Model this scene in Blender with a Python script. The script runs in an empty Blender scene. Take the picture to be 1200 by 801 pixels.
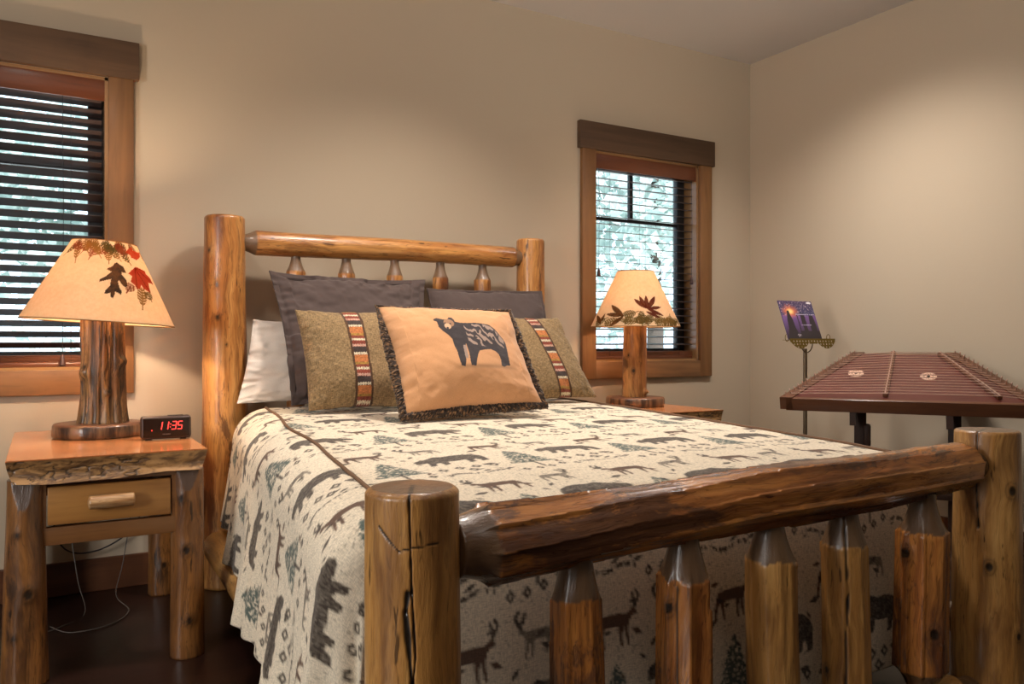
import bpy, bmesh, math, random
import numpy as np
from mathutils import Vector, Matrix, Quaternion
PI = math.pi
S = bpy.context.scene
COL = S.collection

# ------------------------------------------------------------------ camera, world, sun, lights
def srgb(r, g, b):
    def f(c):
        c /= 255.0
        return c/12.92 if c <= .04045 else ((c+.055)/1.055)**2.4
    return (f(r), f(g), f(b))
def kelvinish(r, g, b): return srgb(r, g, b)

cam_d = bpy.data.cameras.new('camera'); cam = bpy.data.objects.new('camera', cam_d); COL.objects.link(cam)
cam_d.sensor_width = 36; cam_d.lens = 937/1200*36; cam_d.clip_start = .05; cam_d.clip_end = 200
cam.location = (0, 0, .99); cam.rotation_euler = (PI/2, 0, -math.radians(30.36))
S.camera = cam
S.view_settings.view_transform = 'Standard'
S.view_settings.look = 'None'
S.view_settings.exposure = 0.0
S.view_settings.gamma = 1.0
S.view_settings.use_curve_mapping = False

world = bpy.data.worlds.new('world'); S.world = world; world.use_nodes = True
wn = world.node_tree.nodes; wn['Background'].inputs[0].default_value = (.66, .84, 1.0, 1); wn['Background'].inputs[1].default_value = 3.0

def add_light(kind, name, loc, energy, color, target=None, **kw):
    d = bpy.data.lights.new(name, kind); d.energy = energy; d.color = color
    for k, v in kw.items(): setattr(d, k, v)
    o = bpy.data.objects.new(name, d); COL.objects.link(o); o.location = loc
    if target is not None:
        o.rotation_euler = (Vector(target)-Vector(loc)).to_track_quat('-Z', 'Y').to_euler()
    return o
WARM = (1.0, .77, .55); SOFT = (1.0, .89, .79); NEUTRAL = (1.0, .93, .87)
add_light('SUN', 'sun', (0, -20, 20), 9.0, (1, .97, .92), target=(3, 0, 0), angle=.01)
# recessed downlights in the ceiling
add_light('SPOT', 'downlight', (2.95, 2.4, 2.70), 150, NEUTRAL, target=(3.25, 2.45, 0), spot_size=2.3, spot_blend=1, shadow_soft_size=.12)
add_light('SPOT', 'downlight', (1.35, 2.45, 2.70), 178, SOFT, target=(1.35, 2.75, 0), spot_size=2.15, spot_blend=1, shadow_soft_size=.12)
add_light('SPOT', 'downlight', (0.0, 2.3, 2.70), 65, SOFT, target=(0.1, 2.7, 0), spot_size=2.15, spot_blend=1, shadow_soft_size=.12)
# two added fill lights, for the ceiling and the near side; then the daylight of the window on the left wall
add_light('AREA', 'ceiling_fill', (.7, -.3, 1.95), 10, NEUTRAL, target=(1.7, 1.2, 2.74), shape='RECTANGLE', size=.5, size_y=.5, spread=1.3)
add_light('AREA', 'front_fill', (.2, .1, 2.65), 7, SOFT, target=(1.0, 1.5, .4), shape='RECTANGLE', size=1.4, size_y=.9, spread=2.4)
add_light('AREA', 'left_window_daylight', (-2.5, .85, 1.35), 72, (1, .98, .95), target=(1, 1.3, .6), shape='RECTANGLE', size=.9, size_y=1.2)

# ------------------------------------------------------------------ numpy noise
def _h(ix, iy, iz, seed):
    n = (ix.astype(np.int64)*374761393 + iy.astype(np.int64)*668265263 + iz.astype(np.int64)*2147483647 + seed*1274126177) & 0xffffffff
    n = ((n ^ (n >> 13))*1274126177) & 0xffffffff
    n = ((n ^ (n >> 16))*2246822519) & 0xffffffff
    return ((n ^ (n >> 15)) & 0xffffff)/float(0xffffff)
def vn(x, y, z=0, seed=0):
    x, y, z = np.broadcast_arrays(np.asarray(x, float), np.asarray(y, float), np.asarray(z, float))
    fx, fy, fz = np.floor(x), np.floor(y), np.floor(z)
    ux, uy, uz = x-fx, y-fy, z-fz
    sx, sy, sz = ux*ux*(3-2*ux), uy*uy*(3-2*uy), uz*uz*(3-2*uz)
    r = 0
    for i in (0, 1):
        for j in (0, 1):
            for k in (0, 1):
                w = (sx if i else 1-sx)*(sy if j else 1-sy)*(sz if k else 1-sz)
                r = r + w*_h(fx+i, fy+j, fz+k, seed)
    return r*2-1
def fbm(x, y, z=0, seed=0, o=3):
    r = 0; a = 1; t = 0
    for i in range(o):
        r = r + a*vn(np.asarray(x)*2**i, np.asarray(y)*2**i, np.asarray(z)*2**i, seed+i*17); t += a; a *= .5
    return r/t
def sstep(a, b, x):
    t = np.clip((np.asarray(x, float)-a)/(b-a), 0, 1); return t*t*(3-2*t)
def inpoly(x, y, P):
    r = np.zeros(x.shape, bool)
    P = np.asarray(P, float)
    m = (x >= P[:, 0].min()) & (x <= P[:, 0].max()) & (y >= P[:, 1].min()) & (y <= P[:, 1].max())
    if not m.any(): return r
    xx, yy = x[m], y[m]; q = np.zeros(xx.shape, bool)
    for i in range(len(P)):
        x1, y1 = P[i]; x2, y2 = P[i-1]
        if y1 == y2: continue
        q ^= ((y1 > yy) != (y2 > yy)) & (xx < (x2-x1)*(yy-y1)/(y2-y1)+x1)
    r[m] = q
    return r
def segdist(x, y, ax, ay, bx, by):
    dx, dy = bx-ax, by-ay; L = dx*dx+dy*dy+1e-12
    t = np.clip(((x-ax)*dx+(y-ay)*dy)/L, 0, 1)
    return np.hypot(x-ax-t*dx, y-ay-t*dy), t

# ------------------------------------------------------------------ objects
def tag(o, label=None, cat=None, group=None, kind=None):
    if label: o['label'] = label
    if cat: o['category'] = cat
    if group: o['group'] = group
    if kind: o['kind'] = kind
    return o
def thing(name, label, cat, loc=(0, 0, 0), rz=0, group=None):
    o = bpy.data.objects.new(name, None); COL.objects.link(o); o.location = loc; o.rotation_euler = (0, 0, rz)
    o.empty_display_size = .1
    return tag(o, label, cat, group)
def setting(name, loc=(0, 0, 0)):
    o = bpy.data.objects.new(name, None); COL.objects.link(o); o.location = loc; o['kind'] = 'structure'; return o
def link(name, me, mat, parent=None, loc=(0, 0, 0), rot=None):
    o = bpy.data.objects.new(name, me); COL.objects.link(o)
    if mat: me.materials.append(mat)
    o.location = loc
    if rot is not None:
        o.rotation_mode = 'QUATERNION'; o.rotation_quaternion = rot
    if parent: o.parent = parent
    return o
def npmesh(name, V, F, smooth=True, attrs=None):
    """V (n,3); F list of int arrays (m,k)"""
    me = bpy.data.meshes.new(name)
    V = np.asarray(V, np.float32)
    if isinstance(F, np.ndarray): F = [F]
    F = [f for f in F if len(f)]
    loops = np.concatenate([f.reshape(-1) for f in F]).astype(np.int32)
    tot = np.concatenate([np.full(len(f), f.shape[1], np.int32) for f in F])
    st = np.concatenate([[0], np.cumsum(tot)[:-1]]).astype(np.int32)
    me.vertices.add(len(V)); me.vertices.foreach_set('co', V.reshape(-1))
    me.loops.add(len(loops)); me.loops.foreach_set('vertex_index', loops)
    me.polygons.add(len(tot)); me.polygons.foreach_set('loop_start', st); me.polygons.foreach_set('loop_total', tot)
    me.update(calc_edges=True)
    if smooth: me.polygons.foreach_set('use_smooth', np.ones(len(tot), bool))
    for k, (typ, A) in (attrs or {}).items():
        A = np.asarray(A, np.float32)
        if typ == 'C':
            if A.shape[1] == 3: A = np.concatenate([A, np.ones((len(A), 1), np.float32)], 1)
            a = me.attributes.new(k, 'FLOAT_COLOR', 'POINT'); a.data.foreach_set('color', A.reshape(-1))
        else:
            a = me.attributes.new(k, 'FLOAT_VECTOR', 'POINT'); a.data.foreach_set('vector', A.reshape(-1))
    me.validate(); me.update()
    return me
def gridfaces(ny, nx, wrap=False, off=0, flip=False):
    j, i = np.meshgrid(np.arange(ny-1), np.arange(nx if wrap else nx-1), indexing='ij')
    i2 = (i+1) % nx
    f = np.stack([j*nx+i, j*nx+i2, (j+1)*nx+i2, (j+1)*nx+i], -1).reshape(-1, 4)+off
    return f[:, ::-1] if flip else f
class MB:
    """collects boxes, prisms and tubes into one mesh"""
    def __init__(s): s.bm = bmesh.new()
    def box(s, c, d, bevel=0, rot=None, seg=2):
        M = Matrix.Translation(c)
        if rot is not None: M = M @ rot.to_matrix().to_4x4()
        r = bmesh.ops.create_cube(s.bm, size=1, matrix=M @ Matrix.Diagonal((d[0], d[1], d[2], 1)))
        if bevel > 0:
            es = list({e for v in r['verts'] for e in v.link_edges})
            bmesh.ops.bevel(s.bm, geom=es, offset=min(bevel, min(d)*.45), segments=seg, affect='EDGES', profile=.5)
        return s
    def prism(s, P, z0, z1):
        a = [s.bm.verts.new((x, y, z0)) for x, y in P]; b = [s.bm.verts.new((x, y, z1)) for x, y in P]
        n = len(P)
        s.bm.faces.new(a[::-1]); s.bm.faces.new(b)
        for i in range(n): s.bm.faces.new((a[i], a[(i+1) % n], b[(i+1) % n], b[i]))
        return s
    def tube(s, pts, r, n=8, cap=True):
        pts = [Vector(p) for p in pts]; rings = []
        rr = r if hasattr(r, '__len__') else [r]*len(pts)
        up = None
        for i, p in enumerate(pts):
            t = (pts[min(i+1, len(pts)-1)]-pts[max(i-1, 0)]).normalized()
            if up is None:
                up = t.orthogonal().normalized()
            up = (up - t*up.dot(t)).normalized(); w = t.cross(up)
            rings.append([s.bm.verts.new(p+(up*math.cos(2*PI*k/n)+w*math.sin(2*PI*k/n))*rr[i]) for k in range(n)])
        for a, b in zip(rings, rings[1:]):
            for k in range(n): s.bm.faces.new((a[k], a[(k+1) % n], b[(k+1) % n], b[k]))
        if cap: s.bm.faces.new(rings[0][::-1]); s.bm.faces.new(rings[-1])
        return s
    def lathe(s, prof, n=32, c=(0, 0, 0)):
        rings = [[s.bm.verts.new((c[0]+r*math.cos(2*PI*k/n), c[1]+r*math.sin(2*PI*k/n), c[2]+z)) for k in range(n)] for r, z in prof]
        for a, b in zip(rings, rings[1:]):
            for k in range(n): s.bm.faces.new((a[k], a[(k+1) % n], b[(k+1) % n], b[k]))
        s.bm.faces.new(rings[0][::-1]); s.bm.faces.new(rings[-1])
        return s
    def build(s, name, mat, parent=None, loc=(0, 0, 0), smooth=False, rot=None):
        bmesh.ops.recalc_face_normals(s.bm, faces=s.bm.faces)
        me = bpy.data.meshes.new(name); s.bm.to_mesh(me); s.bm.free()
        if smooth:
            me.polygons.foreach_set('use_smooth', [True]*len(me.polygons))
            try: me.set_sharp_from_angle(angle=math.radians(40))
            except Exception: pass
        return link(name, me, mat, parent, loc, rot)

# ------------------------------------------------------------------ node helpers
class NT:
    def __init__(s, name):
        s.m = bpy.data.materials.new(name); s.m.use_nodes = True; s.t = s.m.node_tree
        s.n = s.t.nodes; s.b = s.n['Principled BSDF']; s.out = s.n['Material Output']
    def new(s, typ, **kw):
        o = s.n.new(typ)
        for k, v in kw.items(): setattr(o, k, v)
        return o
    def L(s, a, b): s.t.links.new(a, b)
    def setin(s, node, i, v):
        if hasattr(v, 'is_output') or isinstance(v, bpy.types.NodeSocket): s.L(v, node.inputs[i])
        else: node.inputs[i].default_value = v
    def math(s, op, a, b=0.0, clamp=False):
        o = s.new('ShaderNodeMath', operation=op); o.use_clamp = clamp; s.setin(o, 0, a); s.setin(o, 1, b); return o.outputs[0]
    def obj(s, rnd=True):
        tc = s.new('ShaderNodeTexCoord')
        if not rnd: return tc.outputs['Object']
        oi = s.new('ShaderNodeObjectInfo')
        m = s.math('MULTIPLY', oi.outputs['Random'], 31.0)
        va = s.new('ShaderNodeVectorMath', operation='ADD'); s.L(tc.outputs['Object'], va.inputs[0]); s.L(m, va.inputs[1]); return va.outputs[0]
    def noise(s, vec, scale, sc=(1, 1, 1), detail=3, rough=.5, dist=0):
        mp = s.new('ShaderNodeMapping'); s.L(vec, mp.inputs[0]); mp.inputs['Scale'].default_value = sc
        n = s.new('ShaderNodeTexNoise'); s.L(mp.outputs[0], n.inputs['Vector']); n.inputs['Scale'].default_value = scale
        n.inputs['Detail'].default_value = detail; n.inputs['Roughness'].default_value = rough; n.inputs['Distortion'].default_value = dist
        return n.outputs[0]
    def ramp(s, f, a, b, smooth=True):
        mr = s.new('ShaderNodeMapRange'); mr.interpolation_type = 'SMOOTHSTEP' if smooth else 'LINEAR'
        s.L(f, mr.inputs[0]); mr.inputs[1].default_value = a; mr.inputs[2].default_value = b; return mr.outputs[0]
    def mix(s, f, a, b, mode='MIX'):
        o = s.new('ShaderNodeMix', data_type='RGBA', blend_type=mode)
        s.setin(o, 0, f)
        for i, v in ((6, a), (7, b)):
            if isinstance(v, tuple): o.inputs[i].default_value = (*v[:3], 1)
            else: s.L(v, o.inputs[i])
        return o.outputs[2]
    def attr(s, name): return s.new('ShaderNodeAttribute', attribute_name=name)
    def sep(s, c):
        o = s.new('ShaderNodeSeparateColor'); s.L(c, o.inputs[0]); return o.outputs
    def bump(s, h, strength, dist=.01, normal=None):
        b = s.new('ShaderNodeBump'); s.L(h, b.inputs['Height']); b.inputs['Strength'].default_value = strength; b.inputs['Distance'].default_value = dist
        if normal: s.L(normal, b.inputs['Normal'])
        return b.outputs[0]
    def fin(s, color=None, rough=.5, normal=None, **kw):
        b = s.b
        if color is not None:
            if isinstance(color, tuple): b.inputs['Base Color'].default_value = (*color[:3], 1)
            else: s.L(color, b.inputs['Base Color'])
        s.setin(b, 'Roughness', rough)
        if normal: s.L(normal, b.inputs['Normal'])
        for k, v in kw.items(): s.setin(b, k.replace('_', ' '), v)
        return s.m

def plain(name, col, rough=.5, **kw):
    t = NT(name); v = t.obj(False)
    n = t.noise(v, 90, detail=2); c = t.mix(n, tuple(x*.9 for x in col), tuple(min(1, x*1.1) for x in col))
    return t.fin(c, rough, **kw)
def log_mat(name, light, mid, dark, patch, patch_lo=.56, pz=.28, cone=srgb(92, 68, 48), rough=.33, dash=.64, coat=.35, vein=.5):
    t = NT(name); v = t.obj()
    # wavy grain: bend the coordinates a little before stretching them along the log
    wob = t.new('ShaderNodeTexNoise'); t.L(v, wob.inputs['Vector']); wob.inputs['Scale'].default_value = 5; wob.inputs['Detail'].default_value = 2
    sub = t.new('ShaderNodeVectorMath', operation='MULTIPLY_ADD'); t.L(wob.outputs['Color'], sub.inputs[0]); sub.inputs[1].default_value = (.05, .05, .05); t.L(v, sub.inputs[2]); v2 = sub.outputs[0]
    n1 = t.noise(v2, 17, (1, 1, .075), 7, .68)
    n2 = t.noise(v2, 7, (1, 1, .20), 5, .65, .4)
    n3 = t.noise(v2, 5.5, (1, 1, pz), 7, .68, .3)
    n4 = t.noise(v, 48, (1, 1, .16), 3, .6)
    n5 = t.noise(v2, 62, (1, 1, .05), 4, .65)
    n6 = t.noise(v2, 30, (1, 1, .045), 3, .7)
    c = t.mix(t.ramp(n1, .36, .62), light, mid)
    c = t.mix(t.ramp(n2, .48, .66), c, dark)
    c = t.mix(t.math('MULTIPLY', t.ramp(n5, .47, .66), .5), c, dark)
    c = t.mix(t.math('MULTIPLY', t.ramp(n3, patch_lo, patch_lo+.045), .8), c, t.mix(t.ramp(n1, .4, .6), patch, tuple(x*.55 for x in patch)))
    vl = t.math('ABSOLUTE', t.math('SUBTRACT', n6, .5))
    c = t.mix(t.math('MULTIPLY', t.math('SUBTRACT', 1.0, t.ramp(vl, .0, .018)), vein), c, tuple(x*.35 for x in dark))
    c = t.mix(t.math('MULTIPLY', t.ramp(n4, dash, dash+.05), .8), c, tuple(x*.2 for x in dark))
    r, g, b = t.sep(t.attr('mk').outputs['Color'])[:3]
    cn = t.mix(n1, tuple(x*.7 for x in cone), tuple(x*1.4 for x in cone))
    c = t.mix(g, c, cn)
    c = t.mix(b, c, t.mix(n2, tuple(x*.7 for x in patch), patch))
    c = t.mix(r, c, (.012, .007, .004))
    inv = t.math('SUBTRACT', 1.0, g)
    nrm = t.bump(n1, .55, .008)
    nrm = t.bump(t.noise(v2, 26, (1, 1, .2), 6, .68), .55, .006, nrm)
    return t.fin(c, t.math('ADD', t.math('MULTIPLY', n2, .22), rough-.11), nrm, Coat_Weight=coat, Coat_Roughness=.2)
def board_mat(name, a, b, dark, axis=0, scale=9, rough=.38, coat=.25):
    t = NT(name); v = t.obj()
    sc = [1, 1, 1]; sc[axis] = .09
    n1 = t.noise(v, scale, tuple(sc), 6, .62, .6)
    n2 = t.noise(v, scale*7, tuple(sc), 3, .6)
    n3 = t.noise(v, 2.2, (1, 1, 1), 4, .6, .6)
    c = t.mix(t.ramp(n1, .32, .68), a, b)
    c = t.mix(t.math('MULTIPLY', t.ramp(n2, .5, .8), .4), c, dark)
    c = t.mix(t.math('MULTIPLY', t.ramp(n3, .58, .75), .5), c, dark)
    return t.fin(c, rough, t.bump(n2, .12, .002), Coat_Weight=coat, Coat_Roughness=.2)
def cloth_mat(name, wscale=420, contrast=.35, rough=.95, bumpd=.0012, sheen=.1, blotch=0.0):
    """colour comes from the mesh attribute 'Col', weave from 'pc' cloth coordinates"""
    t = NT(name); col = t.attr('Col').outputs['Color']; pc = t.attr('pc').outputs['Vector']
    a = t.noise(pc, wscale, (1, .22, 1), 2, .6); b = t.noise(pc, wscale, (.22, 1, 1), 2, .6)
    w = t.math('ADD', t.math('MULTIPLY', a, .5), t.math('MULTIPLY', b, .5))
    f = t.ramp(w, .36, .64)
    c = t.mix(f, t.mix(1.0, col, (1-contrast,)*3, 'MULTIPLY'), t.mix(1.0, col, (1+contrast*.35,)*3, 'MULTIPLY'))
    if blotch: c = t.mix(t.math('MULTIPLY', t.ramp(t.noise(pc, 14, (1, 1, 1), 4), .4, .7), blotch), c, (.02, .015, .01))
    return t.fin(c, rough, t.bump(w, .5, bumpd), Sheen_Weight=sheen)

# ------------------------------------------------------------------ materials
M = {}
M['log_honey'] = log_mat('honey_log', srgb(214, 156, 88), srgb(178, 114, 56), srgb(118, 66, 32), srgb(92, 56, 34), .58, cone=srgb(112, 86, 64))
M['log_red'] = log_mat('red_log', srgb(200, 132, 64), srgb(156, 92, 46), srgb(92, 54, 34), srgb(100, 68, 52), .535, pz=.34, cone=srgb(104, 78, 56), rough=.25, dash=.70, coat=.6)
M['log_tan'] = log_mat('tan_log', srgb(204, 156, 92), srgb(176, 124, 64), srgb(124, 82, 42), srgb(108, 70, 38), .62, cone=srgb(106, 80, 56), rough=.34, dash=.66, vein=.35)
M['log_dark'] = log_mat('dark_log', srgb(148, 98, 50), srgb(106, 66, 34), srgb(66, 40, 22), srgb(58, 36, 22), .58, cone=srgb(92, 72, 60))
M['log_grey'] = log_mat('grey_log', srgb(186, 144, 92), srgb(128, 90, 52), srgb(62, 42, 26), srgb(54, 36, 24), .54, cone=srgb(90, 64, 46), rough=.45, dash=.60, coat=.15)
M['log_lamp2'] = log_mat('pale_lamp_log', srgb(212, 160, 98), srgb(176, 122, 64), srgb(108, 66, 34), srgb(88, 54, 30), .60, rough=.4)
M['casing'] = board_mat('window_casing_wood', srgb(136, 94, 54), srgb(112, 74, 42), srgb(76, 48, 28), 2, rough=.55, coat=.05)
M['casing_h'] = board_mat('window_casing_wood_across', srgb(140, 98, 60), srgb(112, 76, 46), srgb(78, 50, 32), 0, rough=.55, coat=.05)
M['header'] = board_mat('window_header_wood', srgb(98, 72, 50), srgb(74, 52, 35), srgb(48, 34, 25), 0, rough=.6, coat=.0)
M['valance'] = board_mat('blind_valance_wood', srgb(110, 60, 34), srgb(92, 48, 26), srgb(66, 34, 20), 0)
M['night_top'] = board_mat('nightstand_top_wood', srgb(214, 140, 86), srgb(196, 120, 68), srgb(160, 92, 52), 0, rough=.22, coat=.5)
M['drawer'] = board_mat('drawer_wood', srgb(178, 126, 66), srgb(152, 100, 48), srgb(104, 64, 32), 0)
M['apron'] = board_mat('apron_wood', srgb(132, 88, 48), srgb(104, 66, 36), srgb(70, 42, 24), 0)
M['slat'] = plain('blind_slat_wood', srgb(70, 54, 50), .45)
M['cord'] = plain('dark_cord', srgb(40, 34, 34), .6)
M['tassel'] = plain('tassel_wood', srgb(70, 40, 32), .5)
M['sash'] = plain('window_sash', srgb(38, 38, 42), .5)
M['jamb'] = plain('window_jamb', srgb(150, 112, 74), .25)
M['pulley'] = plain('clock_plastic', srgb(62, 40, 30), .45)
M['white_cord'] = plain('white_cord', srgb(92, 84, 78), .5)
M['brass'] = plain('brass', srgb(118, 100, 46), .36, Metallic=.9)
M['bronze'] = plain('stand_metal', srgb(120, 104, 84), .35, Metallic=.9)
M['brown_cord'] = plain('piping_cord', srgb(104, 76, 54), .85)
M['rosette'] = plain('rosette_wood', srgb(222, 184, 160), .5)
M['black'] = plain('black', srgb(20, 16, 14), .5)
M['red_wood'] = board_mat('padauk_soundboard', srgb(104, 52, 45), srgb(88, 42, 37), srgb(68, 33, 29), 0, scale=12, rough=.3)
M['dk_wood'] = board_mat('walnut', srgb(106, 66, 42), srgb(82, 48, 30), srgb(52, 32, 22), 0, scale=12)
M['stand_wood'] = board_mat('stand_walnut', srgb(66, 40, 27), srgb(48, 29, 20), srgb(32, 20, 14), 2, scale=12, rough=.65, coat=0)
M['bridge'] = board_mat('bridge_wood', srgb(126, 80, 54), srgb(98, 58, 38), srgb(60, 34, 24), 1, scale=12)
M['steel'] = plain('steel', srgb(206, 176, 160), .38, Metallic=.7)
M['mattress'] = plain('mattress_ticking', srgb(206, 200, 190), .9)
M['exterior_ground'] = plain('pale_gravel', srgb(214, 212, 206), .9)
def wall_mat(name, col, v=.06):
    t = NT(name); o = t.obj(False)
    n = t.noise(o, 160, detail=3); n2 = t.noise(o, 1.2, detail=2)
    c = t.mix(n2, tuple(x*(1-v*.5) for x in col), tuple(x*(1+v*.5) for x in col))
    return t.fin(c, .9, t.bump(n, .15, .002))
M['wall'] = wall_mat('wall_paint', srgb(188, 171, 148))
M['ceiling'] = wall_mat('ceiling_paint', srgb(208, 204, 200))
def floor_mat():
    t = NT('floor_wood'); o = t.obj(False)
    br = t.new('ShaderNodeTexBrick'); mp = t.new('ShaderNodeMapping'); t.L(o, mp.inputs[0]); t.L(mp.outputs[0], br.inputs[0])
    br.inputs['Scale'].default_value = 1; br.inputs['Brick Width'].default_value = 1.4; br.inputs['Row Height'].default_value = .11; br.inputs['Mortar Size'].default_value = .002
    br.inputs['Color1'].default_value = (*srgb(42, 22, 16), 1); br.inputs['Color2'].default_value = (*srgb(32, 16, 12), 1); br.inputs['Mortar'].default_value = (*srgb(14, 8, 6), 1)
    g = t.noise(o, 30, (.08, 1, 1), 5)
    c = t.mix(t.math('MULTIPLY', g, .5), br.outputs[0], srgb(34, 18, 12))
    return t.fin(c, .3, t.bump(g, .1, .002))
M['floor'] = floor_mat()
def shade_mat():
    t = NT('lamp_shade_paper'); col = t.attr('Col').outputs['Color']; o = t.obj(False)
    n = t.noise(o, 60, (1, 1, 1), 4, .7); n2 = t.noise(o, 9, detail=4)
    c = t.mix(t.ramp(n, .35, .7), col, t.mix(.16, col, srgb(190, 120, 60)))
    c = t.mix(t.math('MULTIPLY', t.ramp(n2, .45, .7), .25), c, t.mix(.4, c, srgb(206, 140, 80)))
    d = t.new('ShaderNodeBsdfDiffuse'); tr = t.new('ShaderNodeBsdfTranslucent'); mx = t.new('ShaderNodeMixShader')
    t.L(c, d.inputs[0]); t.L(c, tr.inputs[0]); mx.inputs[0].default_value = .36
    t.L(d.outputs[0], mx.inputs[1]); t.L(tr.outputs[0], mx.inputs[2]); t.L(mx.outputs[0], t.out.inputs[0])
    return t.m
M['shade'] = shade_mat()
def emit_mat(name, col, s):
    t = NT(name); t.b.inputs['Emission Color'].default_value = (*col, 1); t.b.inputs['Emission Strength'].default_value = s
    return t.fin(col, .5)
M['led'] = emit_mat('red_led', (1, .05, .04), 2.2)
M['bulb'] = emit_mat('bulb_glass', (1, .74, .45), 6)
def glass_mat():
    t = NT('window_glass'); tr = t.new('ShaderNodeBsdfTransparent'); gl = t.new('ShaderNodeBsdfGlossy'); gl.inputs['Roughness'].default_value = .02
    fr = t.new('ShaderNodeFresnel'); fr.inputs[0].default_value = 1.35; mx = t.new('ShaderNodeMixShader')
    t.L(fr.outputs[0], mx.inputs[0]); t.L(tr.outputs[0], mx.inputs[1]); t.L(gl.outputs[0], mx.inputs[2]); t.L(mx.outputs[0], t.out.inputs[0]); return t.m
M['glass'] = glass_mat()
def leaf_mat(name, a, b):
    t = NT(name); g = t.noise(t.obj(), 1.4, detail=3); c = t.mix(t.ramp(g, .3, .7), a, b)
    d = t.new('ShaderNodeBsdfDiffuse'); tr = t.new('ShaderNodeBsdfTranslucent'); mx = t.new('ShaderNodeMixShader'); mx.inputs[0].default_value = .4
    t.L(c, d.inputs[0]); t.L(c, tr.inputs[0]); t.L(d.outputs[0], mx.inputs[1]); t.L(tr.outputs[0], mx.inputs[2]); t.L(mx.outputs[0], t.out.inputs[0]); return t.m
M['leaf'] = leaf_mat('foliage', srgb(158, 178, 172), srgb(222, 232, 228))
M['bark'] = plain('bark', srgb(70, 62, 56), .9)
M['pillow_plain'] = cloth_mat('plain_cotton', 700, .10)
M['tweed'] = cloth_mat('tweed_cloth', 330, .55, bumpd=.002)
M['bear_cloth'] = cloth_mat('brushed_cloth', 800, .10, sheen=.25)
M['tapestry'] = cloth_mat('tapestry_cloth', 360, .26, bumpd=.0018)

# ------------------------------------------------------------------ the room
Y_W, X_R, Z_C = 3.59, 3.843, 2.738
X_L, Y_B = -2.6, -4.2
W1 = (-.545, .223, .88, 2.05); W2 = (2.6265, 3.40, .88, 2.05)     # window openings x0 x1 z0 z1
def struct(name, mb, mat): o = mb.build(name, mat); o['kind'] = 'structure'; return o
def back_wall():
    mb = MB(); y = Y_W+.08; t = .16
    xs = [X_L-.16, W1[0], W1[1], W2[0], W2[1], X_R+.16]
    for i in range(5):
        x0, x1 = xs[i], xs[i+1]
        if i in (1, 3):
            for z0, z1 in ((-.1, .88), (2.05, Z_C+.1)): mb.box(((x0+x1)/2, y, (z0+z1)/2), (x1-x0, t, z1-z0))
        else: mb.box(((x0+x1)/2, y, Z_C/2), (x1-x0, t, Z_C+.2))
    return mb
struct('wall_back', back_wall(), M['wall'])
struct('wall_right', MB().box((X_R+.08, (Y_W+Y_B)/2, Z_C/2), (.16, Y_W-Y_B, Z_C+.2)), M['wall'])
struct('wall_left', MB().box((X_L-.08, (Y_W+Y_B)/2, Z_C/2), (.16, Y_W-Y_B, Z_C+.2)), M['wall'])
struct('wall_front', MB().box(((X_L+X_R)/2, Y_B-.08, Z_C/2), (X_R-X_L+.32, .16, Z_C+.2)), M['wall'])
struct('ceiling', MB().box(((X_L+X_R)/2, (Y_W+Y_B)/2, Z_C+.08), (X_R-X_L+.32, Y_W-Y_B+.3, .16)), M['ceiling'])
struct('floor', MB().box(((X_L+X_R)/2, (Y_W+Y_B)/2, -.05), (X_R-X_L+.32, Y_W-Y_B+.3, .1)), M['floor'])
def baseb(x0, x1, y0, y1): return MB().box(((x0+x1)/2, (y0+y1)/2, .065), (x1-x0, y1-y0, .13), .004)
struct('baseboard_back', baseb(X_L, X_R, Y_W-.016, Y_W), M['dk_wood'])
struct('baseboard_right', baseb(X_R-.016, X_R, Y_B, Y_W-.016), M['dk_wood'])

def window(name, o4):
    x0, x1, z0, z1 = o4; xc = (x0+x1)/2; w = x1-x0; cw = .092; y = Y_W
    root = setting(name, (xc, Y_W, z0))
    L = lambda mb, nm, mat: mb.build(nm, mat, root, (-xc, -Y_W, -z0), smooth=True)
    L(MB().box((xc, y-.016, z1+.075), (w+2*cw+.04, .032, .15), .003), 'header_casing', M['header'])
    for sx in (x0-cw/2, x1+cw/2): L(MB().box((sx, y-.0125, (z0-.095+z1)/2), (cw, .025, z1-z0+.095), .002), 'side_casing', M['casing'])
    L(MB().box((xc, y-.012, z0-.0475), (w-.001, .024, .095), .002), 'sill_casing', M['casing_h'])
    j = MB()
    for sx in (x0+.006, x1-.006): j.box((sx, y+.08, (z0+z1)/2), (.012, .16, z1-z0))
    j.box((xc, y+.08, z0+.006), (w, .16, .012)); j.box((xc, y+.08, z1-.006), (w, .16, .012))
    L(j, 'jamb', M['jamb'])
    s = MB(); yy = y+.125; sw = .055
    for sx in (x0+.012+sw/2, x1-.012-sw/2): s.box((sx, yy, (z0+z1)/2), (sw, .04, z1-z0-.024), .003)
    s.box((xc, yy, z0+.012+.03), (w-.03, .04, .06), .003); s.box((xc, yy, z1-.012-.03), (w-.03, .04, .06), .003)
    L(s, 'sash', M['sash'])
    zm = z0+.70*(z1-z0)
    L(MB().box((xc, yy, zm), (w-.13, .022, .018)), 'muntin', M['sash'])
    L(MB().box((xc-.03, yy, (zm+z1-.06)/2), (.024, .022, z1-zm-.07)), 'muntin', M['sash'])
    L(MB().box((xc, yy+.004, (z0+z1)/2), (w-.12, .005, z1-z0-.12)), 'pane', M['glass'])
window('window_1', W1); window('window_2', W2)

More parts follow.
